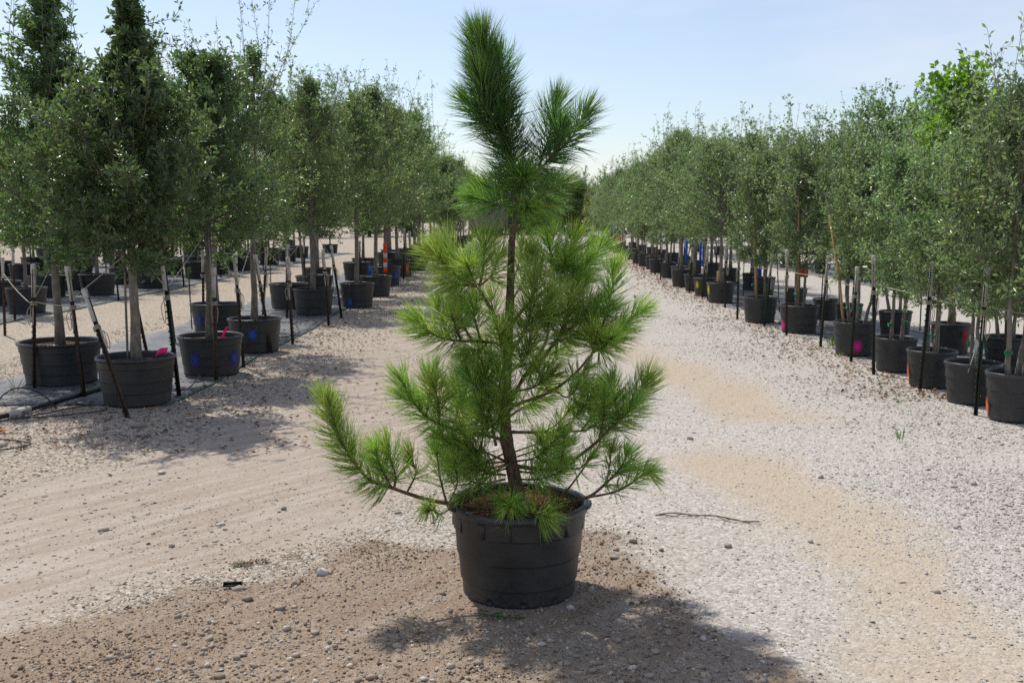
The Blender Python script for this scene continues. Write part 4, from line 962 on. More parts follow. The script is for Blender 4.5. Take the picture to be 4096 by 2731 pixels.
([(-0.314,-0.100,0.429),(-0.341,-0.100,0.542),(-0.355,-0.100,0.648)],0.006,0.3,0.12,1700),
([(-0.391,-0.100,0.445),(-0.375,-0.180,0.433),(-0.380,-0.240,0.442)],0.004,0.3,0.11,1300),
([(-0.306,-0.100,0.427),(-0.264,-0.160,0.533),(-0.271,-0.200,0.619)],0.004,0.4,0.12,1500),
([(-0.055,0.000,0.571),(-0.086,-0.020,0.564),(-0.176,-0.080,0.501),(-0.244,-0.120,0.464)],0.005,0.85,0.1,800),
([(-0.282,-0.120,0.420),(-0.333,-0.200,0.411),(-0.367,-0.240,0.442)],0.004,0.55,0.1,1500),
([(-0.038,-0.030,0.419),(-0.037,-0.200,0.449),(-0.039,-0.300,0.471)],0.005,0.45,0.13,2600),
([(0.004,-0.160,0.410),(0.072,-0.280,0.435),(0.113,-0.340,0.442)],0.005,0.5,0.13,2600),
([(-0.061,0.000,0.628),(-0.154,-0.100,0.613),(-0.217,-0.160,0.685)],0.005,0.3,0.13,2600),
([(-0.051,0.000,0.559),(-0.136,-0.100,0.565),(-0.198,-0.170,0.621)],0.005,0.3,0.13,2600),
([(-0.055,0.000,0.579),(-0.140,0.080,0.539),(-0.221,0.140,0.574)],0.005,0.3,0.13,2400),
([(-0.061,0.000,0.509),(-0.175,-0.050,0.503),(-0.259,-0.080,0.560)],0.005,0.35,0.13,2400),
([(-0.061,0.000,0.706),(-0.134,-0.140,0.794),(-0.169,-0.200,0.880)],0.005,0.3,0.14,2800),
([(-0.051,0.000,0.687),(-0.078,-0.160,0.817),(-0.059,-0.240,0.915)],0.005,0.35,0.14,2400),
([(-0.026,0.000,0.588),(0.072,-0.100,0.632),(0.135,-0.150,0.701)],0.005,0.3,0.13,2500),
([(-0.022,0.000,0.549),(0.096,0.080,0.518),(0.197,0.140,0.554)],0.005,0.3,0.13,2300),
([(-0.013,0.000,0.509),(0.091,-0.080,0.531),(0.165,-0.120,0.570)],0.005,0.35,0.12,2200),
([(-0.051,0.000,0.901),(-0.134,-0.100,0.975),(-0.198,-0.140,1.056)],0.006,0.3,0.14,2600),
([(-0.047,0.000,0.978),(0.014,-0.160,1.059),(0.040,-0.220,1.140)],0.006,0.35,0.14,2400),
([(-0.049,0.000,0.901),(0.061,-0.120,0.941),(0.133,-0.180,1.006)],0.006,0.4,0.13,2200),
([(-0.051,0.000,0.959),(-0.122,0.200,0.987),(-0.168,0.300,1.065)],0.006,0.3,0.14,2200),
([(-0.045,0.000,0.998),(0.079,0.250,1.000),(0.204,0.350,1.048)],0.006,0.35,0.14,2000),
([(-0.057,0.000,0.784),(0.039,0.250,0.796),(0.147,0.330,0.844)],0.006,0.35,0.13,2000),
([(-0.059,0.000,0.745),(-0.162,0.200,0.765),(-0.267,0.300,0.787)],0.006,0.35,0.14,2200),
([(-0.045,0.000,1.132),(-0.101,0.200,1.188),(-0.127,0.280,1.281)],0.006,0.35,0.14,1700),
]

# ------------------------------------------------------------------ steel posts with white pipe sleeves
def post_parts(L, sleeve, rust):
    """T-section post of length L standing at the origin"""
    mb = MB()
    mb.box((0, .004, L / 2 - .12), (.036, .005, L + .24)); mb.box((0, -.014, L / 2 - .12), (.005, .031, L + .24))
    post = mb.mesh('steel_post', M['post_rust' if rust else 'post'], False)
    mb = MB(); z = .06
    while z < L - (.30 if sleeve else .02):
        mb.box((-.004, .012, z), (.014, .016, .012)); mb.box((-.020, .004, z), (.012, .010, .014)); z += .054
    studs = mb.mesh('stud_row', M['post_rust' if rust else 'post'], False)
    out = [('steel_post', post), ('stud_row', studs)]
    if sleeve:
        mb = MB(); mb.lathe([(.017, L - .27), (.0205, L - .27), (.0205, L + .03), (.017, L + .03)], 12)
        out.append(('pipe_sleeve', mb.mesh('pipe_sleeve', M['pvc'])))
        mb = MB(); mb.lathe([(.021, L - .045), (.027, L - .045), (.027, L + .038), (.023, L + .045), (.001, L + .046)], 12)
        out.append(('pipe_cap', mb.mesh('pipe_cap', M['pvc'])))
    return out
PM = {(s, r_): post_parts(1.15, s, r_) for s in (True, False) for r_ in (True, False)}
for sl in (True, False):          # thin rusty rods
    mb = MB(); mb.tube([(0, 0, -.12), (0, 0, .6), (0, 0, 1.15)], .010, 6)
    PM[(sl, 'rod')] = [('rod', mb.mesh('rod', M['post_rust']))]

def knot(parent, z, seed, long=.18):
    r = np.random.default_rng(seed); mb = MB(); th = np.linspace(0, 6 * math.pi, 30)
    mb.tube(np.stack([.030 * np.cos(th), .030 * np.sin(th), z + th * .0022], -1), .005, 5)
    a = r.uniform(0, 6.28)
    for q in range(2):
        d = np.array([math.cos(a + q), math.sin(a + q), 0]) * .04
        mb.tube(bez([d * .7 + [0, 0, z], d * 1.6 + [0, 0, z - long * .3], d * 1.2 + [0, 0, z - long], d * .8 + [0, 0, z - long * .8], d * .7 + [0, 0, z - .01]], 14), .004, 5)
    obj('twine_knot', mb.mesh('twine_knot', M['twine']), parent)

def place_post(x, y, dx, ztop, label, group, sleeve=True, rust=False, dy=0.0, rz=0.0, kn=None, name='fence_post'):
    z = gz(x, y) if y < 30 else 0
    root = empty(name, (x, y, z)); tag(root, label, 'post', group)
    v = Vector((dx, dy, ztop)); L = v.length
    q = Vector((0, 0, 1)).rotation_difference(v)
    root.rotation_mode = 'QUATERNION'; root.rotation_quaternion = q @ Matrix.Rotation(rz, 3, 'Z').to_quaternion()
    root.scale = (1, 1, L / 1.15)
    for nm, me in PM[(sleeve, rust)]:
        o = obj(nm, me, root)
        if nm == 'stud_row': tag(o, kind='stuff')
    if kn is not None: knot(root, .80 if sleeve else 1.0, kn)
    return root
GL = 'posts of the lane bed'; GR = 'posts of the slim oak bed'
for k, (x, y, dx, zt, s, r_, lb) in enumerate([
 (-4.71, 9.69, .06, 1.18, True, True, 'upright rusty post with a white pipe cap, before the pot with the tallest oak'),
 (-3.99, 9.16, -.09, 1.18, True, True, 'white-capped post behind the leaning stake, its twine looped low'),
 (-4.30, 11.66, -.19, 1.14, True, True, 'thick dark post leaning behind the cone-shaped oak trunk'),
 (-3.13, 9.21, -.10, 1.30, True, False, 'tall white-capped green post beside the pot with the limp pink ribbon'),
 (-4.56, 13.33, -.11, 1.20, True, True, 'white-capped post standing behind the pink ribbon'),
 (-3.05, 10.12, .02, 1.13, True, True, 'white-capped post before the violet-smeared pot'),
 (-3.03, 11.13, -.06, 1.22, True, True, 'white-capped rusty post between the violet-smeared and blue-spotted pots'),
 (-7.28, 14.20, .03, 1.08, True, True, 'white-capped post out on the bare gravel aisle'),
 (-4.62, 14.82, .03, 1.15, True, True, 'white-capped post behind the pale stake trunk'),
 (-2.94, 13.28, -.04, 1.12, True, True, 'white-capped rusty post at the near edge of the open weed mat'),
 (-2.87, 15.56, -.07, 1.15, True, True, 'white-capped post at the open mat edge with a hanging twine bow'),
 (-2.90, 16.90, -.15, 1.18, True, False, 'green post leaning by the corner of the weed mat'),
 (-2.99, 12.27, -.16, 1.18, True, True, 'leaning post against the blue-spotted pot'),
 (-3.74, 14.82, .10, 1.19, True, True, 'post crossing behind the leaning one by the blue-spotted pot'),
 (-3.80, 16.74, .05, 1.20, True, False, 'green post between the two pots at the open mat'),
 (-4.53, 21.68, .02, 1.21, True, False, 'white-capped post behind the blue splash pot'),
 (-3.01, 27.55, .04, 1.36, True, False, 'post beside the orange and white marker stick'),
 (-3.02, 29.49, .02, 1.26, True, False, 'post beside the orange-streaked pot')]):
    place_post(x, y, dx, zt, lb, GL, s, r_, rz=.5 * k, kn=k if k not in (7, 15, 16) else None)
place_post(-3.23, 8.22, -.49, 1.01, 'weathered stake with peeling top leaning across the front wide pot', GL, True, True, .45, 1.2, 40)
for (x, y, dx, zt) in [(-4.85, 15.0, -.02, .93), (-4.63, 19.14, -.02, 1.14), (-4.1, 22.8, .0, 1.1), (-3.9, 26.3, .0, 1.1)]:
    place_post(x, y, dx, zt, 'thin bare rusty rod behind the pots of the lane bed', 'bare rods of the lane bed', False, 'rod', name='steel_rod')
for k, (x, y, dx, zt, s, r_, lb) in enumerate([
 (3.95, 8.35, .03, 1.21, True, False, 'studded green post with a white cap before the split-rim pot'),
 (3.96, 9.54, .06, 1.20, True, False, 'studded green post leaning before the scuffed ribbed pot'),
 (3.90, 10.62, -.05, 1.23, True, False, 'straight green post with a long white sleeve before the plain ribbed pot'),
 (3.97, 11.55, .03, 1.07, True, False, 'post wrapped in twine before the pink-spotted pot'),
 (4.03, 12.91, .06, 1.14, True, False, 'studded post between the two pink-spotted pots, by the green weed'),
 (3.94, 14.20, -.03, 1.18, True, True, 'post cutting across the half-hidden pink spot'),
 (3.93, 15.43, .09, 1.09, True, False, 'leaning green post before the chalked pot without paint'),
 (3.79, 16.67, .0, 1.18, True, False, 'post standing in the open at the mat gap'),
 (4.03, 18.76, -.02, 1.14, True, True, 'post with a twine bow before the yellow-streaked pot'),
 (4.02, 20.39, -.03, 1.09, True, False, 'post between the yellow streak pot and the yellow patch pot'),
 (4.04, 21.10, .08, .99, True, False, 'post leaning on the yellow patch pot'),
 (4.06, 22.75, .04, 1.00, True, False, 'green post before the pale scuffed pot'),
 (4.29, 25.60, .01, .9, True, True, 'post with an orange tip beyond the pale scuffed pot')]):
    place_post(x, y, dx, zt, lb, GR, s, r_, rz=-.9 + .1 * k, kn=100 + k if k != 12 else None)
for (x, y, dx, zt) in [(4.77, 17.69, -.08, 1.06), (5.56, 16.82, -.06, .95), (5.04, 21.68, 0, 1.06), (4.9, 13.4, .05, 1.1), (4.85, 15.6, .03, 1.2), (5.0, 11.6, .02, 1.2), (5.1, 10.2, -.03, 1.2), (4.8, 19.0, .02, 1.1), (6.1, 14.8, .0, 1.1), (6.1, 12.2, .0, 1.2)]:
    place_post(x, y, dx, zt, 'thin bare rusty rod in the middle of the slim oak bed', 'bare rods of the slim oak bed', False, 'rod', name='steel_rod')
far_posts = [(-3.0, y) for y in (33.6, 37, 41, 45, 50)] + [(-3.9, y) for y in (25, 30, 34, 38)] + [(-8.2, y) for y in (16.4, 20.4, 24.6, 28.6, 33, 38)] + [(-9.7, y) for y in (18, 22.3, 26.6, 31, 36)] + [(-12.6, y) for y in (26.5, 31, 36)]
for k, (x, y) in enumerate(far_posts):
    place_post(x + jt(.1), y, jt(.05), 1.15 + jt(.05), 'white-capped post among the oak beds beyond the lane pots', 'white-capped posts of the further oak beds', True, bool(k % 2), rz=k)
for k, (x, y) in enumerate([(rx(y) - .25, y) for y in (27.5, 30, 33, 36, 40, 44, 49)] + [(9.2, y) for y in (16, 18.4, 21, 24, 27)] + [(rx(y) + .7, y) for y in (22.5, 24.6, 27, 30, 34)]):
    place_post(x + jt(.05), y, jt(.05), 1.12 + jt(.05), 'white-capped post in the far part of the slim oak beds', 'white-capped posts of the far slim oaks', True, bool(k % 2), rz=k)

# ------------------------------------------------------------------ twine guy lines
def twine(a, b, sag, label, group, r_=.0045):
    a = np.array(a, float); b = np.array(b, float); s = np.linspace(0, 1, 12)[:, None]
    P = a + (b - a) * s; P[:, 2] -= sag * 4 * s[:, 0] * (1 - s[:, 0])
    mb = MB(); mb.tube(P, r_, 5); o = obj('twine_line', mb.mesh('twine_line', M['twine'])); tag(o, label, 'twine', group)
TW = 'guy lines of the lane bed'
for a, b, s, lb in [
 ((-4.07, 9.16, .92), (-3.36, 8.90, 1.42), .01, 'white strap rising from the low looped post to the cone-shaped oak trunk'),
 ((-4.43, 11.66, .95), (-3.37, 8.92, 1.45), .02, 'twine from the thick leaning post to the cone-shaped oak trunk'),
 ((-3.22, 9.21, 1.05), (-3.38, 8.90, 1.44), .01, 'twine from the tall green post to the cone-shaped oak trunk'),
 ((-3.20, 9.21, 1.02), (-3.24, 10.64, 1.55), .02, 'long twine from the tall green post up to the staked oval oak'),
 ((-4.66, 9.69, .88), (-4.60, 10.08, 1.3), .01, 'short twine from the upright rusty post to the tallest oak'),
 ((-4.66, 9.69, .86), (-3.99, 9.16, .86), .015, 'slack twine strung between the two capped posts by the leaning stake'),
 ((-7.25, 14.2, .9), (-4.70, 9.69, .84), .03, 'long twine from the gravel aisle post to the upright rusty post'),
 ((-3.04, 10.12, .85), (-3.23, 10.64, 1.5), .01, 'twine from the post before the violet-smeared pot to its oak'),
 ((-3.08, 11.13, .95), (-3.22, 10.66, 1.52), .01, 'twine from the rusty post to the staked oval oak'),
 ((-3.08, 11.13, .90), (-3.20, 12.45, 1.5), .02, 'twine from the rusty post to the feathery-topped oak'),
 ((-2.98, 13.28, .92), (-3.20, 12.48, 1.45), .01, 'twine from the near mat-edge post to the feathery-topped oak'),
 ((-2.94, 15.56, .95), (-3.46, 17.40, 1.5), .02, 'twine from the bow-tied post to the oak at the open mat'),
 ((-3.02, 16.90, .98), (-3.46, 17.42, 1.48), .01, 'twine from the leaning mat-corner post to the oak there'),
 ((-3.76, 16.74, 1.0), (-3.47, 17.40, 1.52), .01, 'twine from the green post between the pots to the oak at the open mat')]:
    twine(a, b, s, lb, TW)
TR = 'twine strung along the slim oak bed'
for a, b, s, lb in [
 ((3.98, 8.35, .93), (4.5, 7.3, .88), .02, 'taut twine from the split-rim pot post past the end pot'),
 ((4.01, 9.54, .90), (4.25, 8.9, .86), .01, 'twine from the leaning studded post to the split-rim oak'),
 ((3.86, 10.62, .98), (4.05, 9.60, .92), .015, 'twine from the long-sleeved post to the leaning studded post'),
 ((4.0, 11.55, .88), (4.08, 12.91, .93), .02, 'twine between the wrapped post and the studded post by the weed'),
 ((4.08, 12.91, .93), (3.92, 14.20, .93), .02, 'twine between the weed-side post and the pink-spot post'),
 ((3.92, 14.20, .95), (3.99, 15.43, .9), .02, 'twine between the pink-spot post and the leaning green post'),
 ((3.99, 15.43, .9), (3.79, 16.67, .93), .02, 'twine between the leaning green post and the mat gap post'),
 ((4.0, 18.76, .9), (4.19, 19.95, 1.3), .01, 'twine from the bow post to the single-trunk oak')]:
    twine(a, b, s, lb, TR)

# ------------------------------------------------------------------ ribbons, tags, hoses
def strip(name, pts, w, mat, label, cat, group=None, side=(1, 0, 0)):
    P = bez(pts, 8); s = np.array(side, float) * w / 2; off = np.cross(unit(P[-1] - P[0]), unit(s)) * .0012
    V = np.concatenate([P - s + off, P + s + off, P - s - off, P + s - off]); n = 8; q = np.arange(7)
    F = [np.stack([q, q + n, q + n + 1, q + 1], -1), np.stack([q + 2 * n + 1, q + 3 * n + 1, q + 3 * n, q + 2 * n], -1), np.stack([q, q + 1, q + 2 * n + 1, q + 2 * n], -1), np.stack([q + n + 1, q + n, q + 3 * n, q + 3 * n + 1], -1)]
    o = obj(name, mesh_np(name, V, F, False, M[mat])); tag(o, label, cat, group); return o
strip('flagging_ribbon', [(-3.17, 8.75, .40), (-3.15, 8.74, .47), (-3.11, 8.72, .50), (-3.04, 8.70, .505)], .06, 'pink', 'limp bright pink ribbon at the rim of the front wide pot', 'ribbon', None, (.3, .1, .9))
strip('flagging_ribbon', [(-3.09, 10.55, .34), (-3.08, 10.55, .43), (-3.05, 10.55, .49), (-3.03, 10.55, .52)], .03, 'pink', 'upright pink ribbon in the soil of the violet-smeared pot', 'ribbon', None, (.9, .2, -.3))
strip('flagging_ribbon', [(6.03, 62, .45), (6.05, 62, .75), (6.1, 62, .8)], .14, 'pink', 'small pink ribbon in the far slim oak row', 'ribbon', 'far pink ribbons')
strip('flagging_ribbon', [(5.35, 50, .5), (5.37, 50, .8), (5.38, 50, .9)], .12, 'pink', 'small pink ribbon in the far slim oak row', 'ribbon', 'far pink ribbons')
def tagplate(c, w, h, mat, label, tilt=0.0):
    mb = MB(); ct, st = math.cos(tilt), math.sin(tilt); rot = np.array([[ct, 0, st], [0, 1, 0], [-st, 0, ct]])
    mb.box((0, 0, 0), (w, .003, h), rot); mb.tube(np.array([(0, .004, -h * .5 - .18), (0, .004, 0)]) @ rot.T, .003, 5)
    o = obj('plant_tag', mb.mesh('plant_tag', M[mat], False)); o.location = c; tag(o, label, 'tag'); return o
tagplate((-3.06, 21.5, .56), .06, .22, 'bluetag', 'blue plastic tag standing in a pot by the lane', .05)
tagplate((4.75, 33.6, .95), .15, .18, 'yellowtag', 'square amber tag hanging on a far slim oak')
tagplate((4.37, 14.9, .90), .12, .20, 'redtag', 'red tag on a stem behind the chalked pots')
tagplate((5.52, 12.05, .26), .035, .09, 'redtag', 'red tag stuck on a pot behind the scuffed ribbed pot')
tagplate((4.10, 8.72, .54), .035, .12, 'whitetag', 'white paper tag hanging on the split-rim oak', .25)
tagplate((4.18, 8.75, .345), .03, .03, 'yellowtag', 'small yellow peg in the soil of the split-rim pot')
tagplate((4.30, 20.6, .48), .14, .24, 'creamtag', 'cream and amber label card behind the yellow-streaked pot')
mk = empty('marker_stick', (-3.05, 24.0, gz(-3.05, 24.0))); tag(mk, 'orange and white banded marker stick among the lane pots', 'marker')
for q in range(6):
    mb = MB(); mb.tube([(0, 0, .40 + q * .115), (0, 0, .40 + (q + 1) * .115)], .045, 10); obj('band', mb.mesh('band', M['orange' if q % 2 == 0 or q > 3 else 'whitetag'], False), mk)
mb = MB(); mb.tube([(0, 0, -.05), (0, 0, .41)], .03, 10); obj('foot_stick', mb.mesh('foot_stick', M['hose'], False), mk)
for k, (x, y, z0, z1) in enumerate([(4.95, 25.8, .45, 1.15), (5.02, 26.6, .45, 1.2), (5.35, 21.5, .42, 1.0), (4.75, 27.2, .5, 1.25)]):
    mb = MB(); mb.lathe([(.032, z0), (.036, z0), (.036, z1 - .12), (.032, z1 - .12)], 14); o = obj('trunk_guard', mb.mesh('trunk_guard', M['bluetag'])); o.location = (x, y, 0)
    tag(o, 'blue plastic sleeve round a trunk in the slim oak bed', 'trunk guard', 'blue trunk sleeves')

pipe = empty('irrigation_pipe', (0, 0, 0)); tag(pipe, 'thick black irrigation pipe with a white coupling on the mat edge', 'pipe')
PP = [(-4.25, 8.05), (-4.19, 8.2), (-4.12, 8.5), (-4.05, 9.0), (-3.98, 9.6), (-3.9, 10.3)]
mb = MB(); mb.tube(bez([(x, y, gz(x, y) + .034) for x, y in PP], 24), .022, 10); obj('tube', mb.mesh('tube', M['hose']), pipe)
mb = MB(); mb.tube([(-4.205, 8.16, gz(-4.2, 8.16) + .036), (-4.145, 8.41, gz(-4.14, 8.41) + .036)], .030, 14); obj('coupling', mb.mesh('coupling', M['pvc']), pipe)
def hose(pts, r_, label, lift=.01):
    mb = MB(); P = bez(pts, 40); z = gh(P[:, 0], P[:, 1]) + .02
    P = np.stack([P[:, 0], P[:, 1], z + P[:, 2]], -1); mb.tube(P, r_, 6); o = obj('drip_line', mb.mesh('drip_line', M['hose'])); tag(o, label, 'hose', 'thin black drip lines')
for pts, lb in [([(-4.6, 7.6, 0), (-4.1, 8.1, 0), (-3.7, 8.6, .01), (-3.5, 8.45, .0), (-3.75, 8.25, 0), (-4.2, 8.0, 0), (-4.7, 7.7, 0)], 'thin drip line looping before the front wide pot'),
                ([(-4.5, 7.25, 0), (-4.0, 7.35, 0), (-3.55, 7.2, 0), (-3.7, 6.95, 0), (-4.3, 6.9, 0)], 'thin drip line curled on the gravel before the mat'),
                ([(-4.3, 8.0, 0), (-4.25, 8.15, .16), (-4.18, 8.3, .22), (-4.05, 8.45, .14), (-3.95, 8.5, 0)], 'thin drip line arching over the white coupling'),
                ([(-3.9, 8.7, 0), (-3.8, 8.5, .05), (-3.7, 8.55, .02), (-3.78, 8.7, .04), (-3.95, 8.65, .01), (-4.1, 8.5, 0)], 'tangle of thin drip line beside the pipe'),
                ([(-3.1, 9.9, 0), (-3.02, 9.5, .12), (-3.05, 9.2, .05), (-3.4, 9.4, 0)], 'thin drip line rising between the two pink-ribbon pots'),
                ([(-3.7, 12.2, 0), (-3.4, 13.6, 0), (-3.1, 14.2, .0), (-3.3, 15.2, 0), (-3.6, 16.0, 0)], 'thin drip line lying on the open weed mat')]:
    hose(pts, .006, lb)

# ------------------------------------------------------------------ the pine in its pot
PX, PY = .03, 4.31
PZ = gz(PX, PY) - .004
PH = .42
PINEPOT = pot_meshes('pine_pot', .30, PH, .82, (.20, .47, .74), 'straw', 9, .05, 72)
proot = empty('nursery_pot', (PX, PY, PZ)); tag(proot, 'large black ribbed pot holding the pine in the middle of the yard', 'pot')
obj('wall', PINEPOT[0], proot); obj('rim', PINEPOT[1], proot); obj('soil', PINEPOT[2], proot)
for q in range(14):                        # upright ribs on the top band
    th = q * 2 * math.pi / 14 + .1; mb = MB(); c, s = math.cos(th), math.sin(th)
    rz_ = np.array([[c, -s, 0], [s, c, 0], [0, 0, 1]])
    mb.box((c * .291, s * .291, PH - .068), (.010, .006 if q % 3 else .03, .07), rz_); obj('rib', mb.mesh('rib', M['pot'], False), proot)
for th in (math.pi * 1.08, -.12):            # rolled grips on the rim
    mb = MB(); a = np.linspace(th - .22, th + .22, 9); mb.tube(np.stack([.312 * np.cos(a), .312 * np.sin(a), PH - .012 + 0 * a], -1), [.006, .009, .012, .013, .013, .013, .012, .009, .006], 8)
    obj('grip', mb.mesh('grip', M['pot_rim']), proot)
for th in (-2.1, -.9, -1.5):
    mb = MB(); mb.lathe([(.001, .0), (.012, .0), (.014, .003)], 10); o = obj('drain_hole', mb.mesh('drain_hole', M['hose']), proot)
    o.location = (.250 * math.cos(th), .250 * math.sin(th), .03); o.rotation_euler = (0, math.pi / 2, th)

troot = empty('pine_tree', (PX, PY, PZ + PH - .05)); tag(troot, 'young long-needled pine with upturned bright green tufts in the large pot', 'tree')
TO = np.array([0, 0, PH - .05 + PZ])
mb = MB(); TP = bez(np.array(PINE_TRUNK), 40) - TO; TP[0][2] -= .05
tt = np.linspace(0, 1, 40); rt = np.interp(tt, [0, .05, .25, .6, 1], [.040, .033, .027, .020, .011])
prr = np.random.default_rng(3)
mb.tube(TP, rt * (1 + prr.normal(0, .035, 40)), 14); obj('trunk', mb.mesh('trunk', M['bark_pine']), troot)

def needles(P, start, L, dens, r, tone):
    """P: sampled shoot axis (m,3); needles stand in bundles of two or three"""
    seg = np.linalg.norm(np.diff(P, axis=0), axis=1); cum = np.concatenate([[0], np.cumsum(seg)]); tot = cum[-1]
    nf = int((1 - start) * tot * dens * .25) + 16; k = 3; n = nf * k
    u = start + (1 - start) * r.random(nf) ** .85; u[:16] = 1.0 - r.random(16) * .03
    sh = (u - start) / (1 - start + 1e-6)
    ang = np.interp(sh, [0, .5, .9, 1], [70, 50, 36, 20]) + r.normal(0, 10, nf)
    rd = r.normal(0, 1, (nf, 3)); ln = L * 1.10 * r.uniform(.78, 1.12, nf) * np.interp(u, [0, .92, 1], [1, 1, .82])
    bow = r.normal(0, .06, (nf, 3)); rn0 = np.clip(tone + .34 * sh + r.normal(0, .17, nf), 0, .96)
    u, rd, ang, ln, bow, rn0 = (np.repeat(q, k, axis=0) for q in (u, rd, ang, ln, bow, rn0))
    d = u * tot; i = np.clip(np.searchsorted(cum, d) - 1, 0, len(P) - 2); f = ((d - cum[i]) / seg[i])[:, None]
    pos = P[i] * (1 - f) + P[i + 1] * f; ax = P[i + 1] - P[i]; ax /= np.linalg.norm(ax, axis=1, keepdims=True)
    rd = rd - ax * (rd * ax).sum(1, keepdims=True); rd /= np.linalg.norm(rd, axis=1, keepdims=True)
    ang = np.radians(ang)[:, None]; ln = (ln * r.uniform(.92, 1.05, n))[:, None]
    d0 = ax * np.cos(ang) + rd * np.sin(ang) + r.normal(0, .055, (n, 3)); d0 = unit_rows(d0)
    bend = ax * .20 + np.array([0, 0, -.09]) + bow + r.normal(0, .035, (n, 3))
    mid = pos + d0 * ln * .5; tip = pos + unit_rows(d0 + bend) * ln * .98
    s = np.cross(d0, r.normal(0, 1, (n, 3))); s /= (np.linalg.norm(s, axis=1, keepdims=True) + 1e-9); w = .00125
    V = np.stack([pos - s * w * .8, pos + s * w * .8, mid - s * w, mid + s * w, tip], 1).reshape(-1, 3)
    b = (np.arange(n) * 5)[:, None]
    F = np.stack([b + [0, 1, 3], b + [0, 3, 2], b + [2, 3, 4]], 1).reshape(-1, 3)
    rn = np.clip(rn0 + r.normal(0, .06, n), 0, .97); rn[r.random(n) < .008] = 1.0
    return V, F, np.repeat(rn, 3)
def unit_rows(a): return a / (np.linalg.norm(a, axis=1, keepdims=True) + 1e-9)
for k, (pts, r0, ns, L, dens) in enumerate(PINE_SHOOTS):
    r = np.random.default_rng(500 + k); m = 8 + 4 * len(pts)
    P = bez(np.array(pts), m) - TO
    mb = MB(); f = np.linspace(0, 1, m); rad_ = r0 * (1 - .55 * f) * (1 + r.normal(0, .06, m))
    mb.tube(P, rad_, 7)
    if ns < 1:
        tip = unit(P[-1] - P[-2]); mb.tube([P[-1], P[-1] + tip * .018, P[-1] + tip * .034], [.0045, .005, .001], 6)
    br = obj('branch', mb.mesh('branch', M['bark_pine_twig']), troot)
    if ns < 1:
        tone = .60 - .50 * smoothstep(P[-1][2], 1.15, 1.55) - (.10 if P[0][1] > .08 else 0)          # the old top growth is a deeper blue-green
        V, F, rn = needles(P, ns, L, dens * (1.0 if P[-1][2] > 1.15 else .95), r, float(tone))
        tag(obj('needles', mesh_np('needles', V, [F], False, M['needle'], {'rnd': rn}), br), kind='stuff')

# dry needles and small weeds in the pine pot
r = np.random.default_rng(61); n = 900; a = r.uniform(0, 6.28, n); q = .27 * np.sqrt(r.random(n))
P = np.stack([q * np.cos(a), q * np.sin(a), PH - .05 + r.uniform(.002, .03, n)], -1); th = r.uniform(0, 6.28, n)
A = np.stack([np.cos(th), np.sin(th), r.normal(0, .25, n)], -1)
V, F = leaf_quads(P, A, np.tile([0, 0, 1.], (n, 1)) + r.normal(0, .3, (n, 3)), r.uniform(.05, .13, n), np.full(n, .003))
ds = obj('dry_needles', mesh_np('dry_needles', V, [F], False, M['dry_leaf'], {'rnd': np.repeat(r.random(n), 2)})); ds.location = (PX, PY, PZ)
tag(ds, 'rusty dry needles lying on the soil of the pine pot', 'needle litter', None, 'stuff')
def grass_tuft(x, y, z, n, h, label, cat='weed', group=None, seed=0, wd=.005, spread_=.6, name='weed'):
    r = np.random.default_rng(seed); th = r.uniform(0, 6.28, n); le = r.uniform(.1, spread_, n)
    P = np.stack([r.normal(0, h * .12, n), r.normal(0, h * .12, n), np.zeros(n)], -1)
    A = np.stack([np.cos(th) * le, np.sin(th) * le, np.ones(n)], -1); N = np.stack([np.cos(th), np.sin(th), np.full(n, .2)], -1)
    V, F = leaf_quads(P, A, N, h * r.uniform(.5, 1.15, n), np.full(n, wd))
    o = obj(name, mesh_np(name, V, [F], False, M['weed_leaf'], {'rnd': np.repeat(r.random(n), 2)})); o.location = (x, y, z); tag(o, label, cat, group); return o
for k, (x, y, n, h) in enumerate([(-.06, -.06, 26, .13), (-.12, .02, 22, .12), (.08, -.10, 20, .11), (.16, .03, 24, .12), (-.02, .12, 20, .12), (.06, .08, 18, .1), (-.17, -.07, 16, .09), (.02, -.19, 26, .12), (-.10, -.17, 24, .12), (.15, -.15, 24, .12), (-.21, .04, 20, .11), (.21, -.06, 22, .12), (.0, -.10, 24, .13), (.1, .17, 20, .12), (-.1, .15, 20, .12)]):
    grass_tuft(PX + x, PY + y, PZ + PH - .045, n, h, 'small grass weed sprouting in the pine pot', 'weed', 'weeds in the pine pot', 200 + k, .004, .9)

# ------------------------------------------------------------------ small things on the ground
def ground_leaf_sprig(pts, nleaf, L, W, mat, label, cat, name, seed, r_=.002, lift=.012):
    r = np.random.default_rng(seed); P = bez([(x, y, 0) for x, y in pts], 14); P[:, 2] = gh(P[:, 0], P[:, 1]) + lift
    root = empty(name, (0, 0, 0)); tag(root, label, cat)
    mb = MB(); mb.tube(P, r_, 5); obj('stalk', mb.mesh('stalk', M['bark_twig'] if mat != 'weed_leaf' else M['weed_leaf']), root)
    if nleaf:
        k = r.uniform(1, 12.9, nleaf); i = k.astype(int); pos = P[i]; ax = unit_rows(P[i + 1] - P[i]); sd = np.where(np.arange(nleaf) % 2 == 0, 1, -1)[:, None]
        sdv = np.cross(ax, [0, 0, 1.]) * sd; A = ax * .6 + sdv + r.normal(0, .15, (nleaf, 3)) + [0, 0, .1]
        V, F = leaf_quads(pos, A, np.tile([0, 0, 1.], (nleaf, 1)) + r.normal(0, .2, (nleaf, 3)), np.full(nleaf, L) * r.uniform(.8, 1.1, nleaf), np.full(nleaf, W))
        obj('leaf_set', mesh_np('leaf_set', V, [F], False, M[mat], {'rnd': np.repeat(r.random(nleaf) * .6, 2)}), root)
    return root
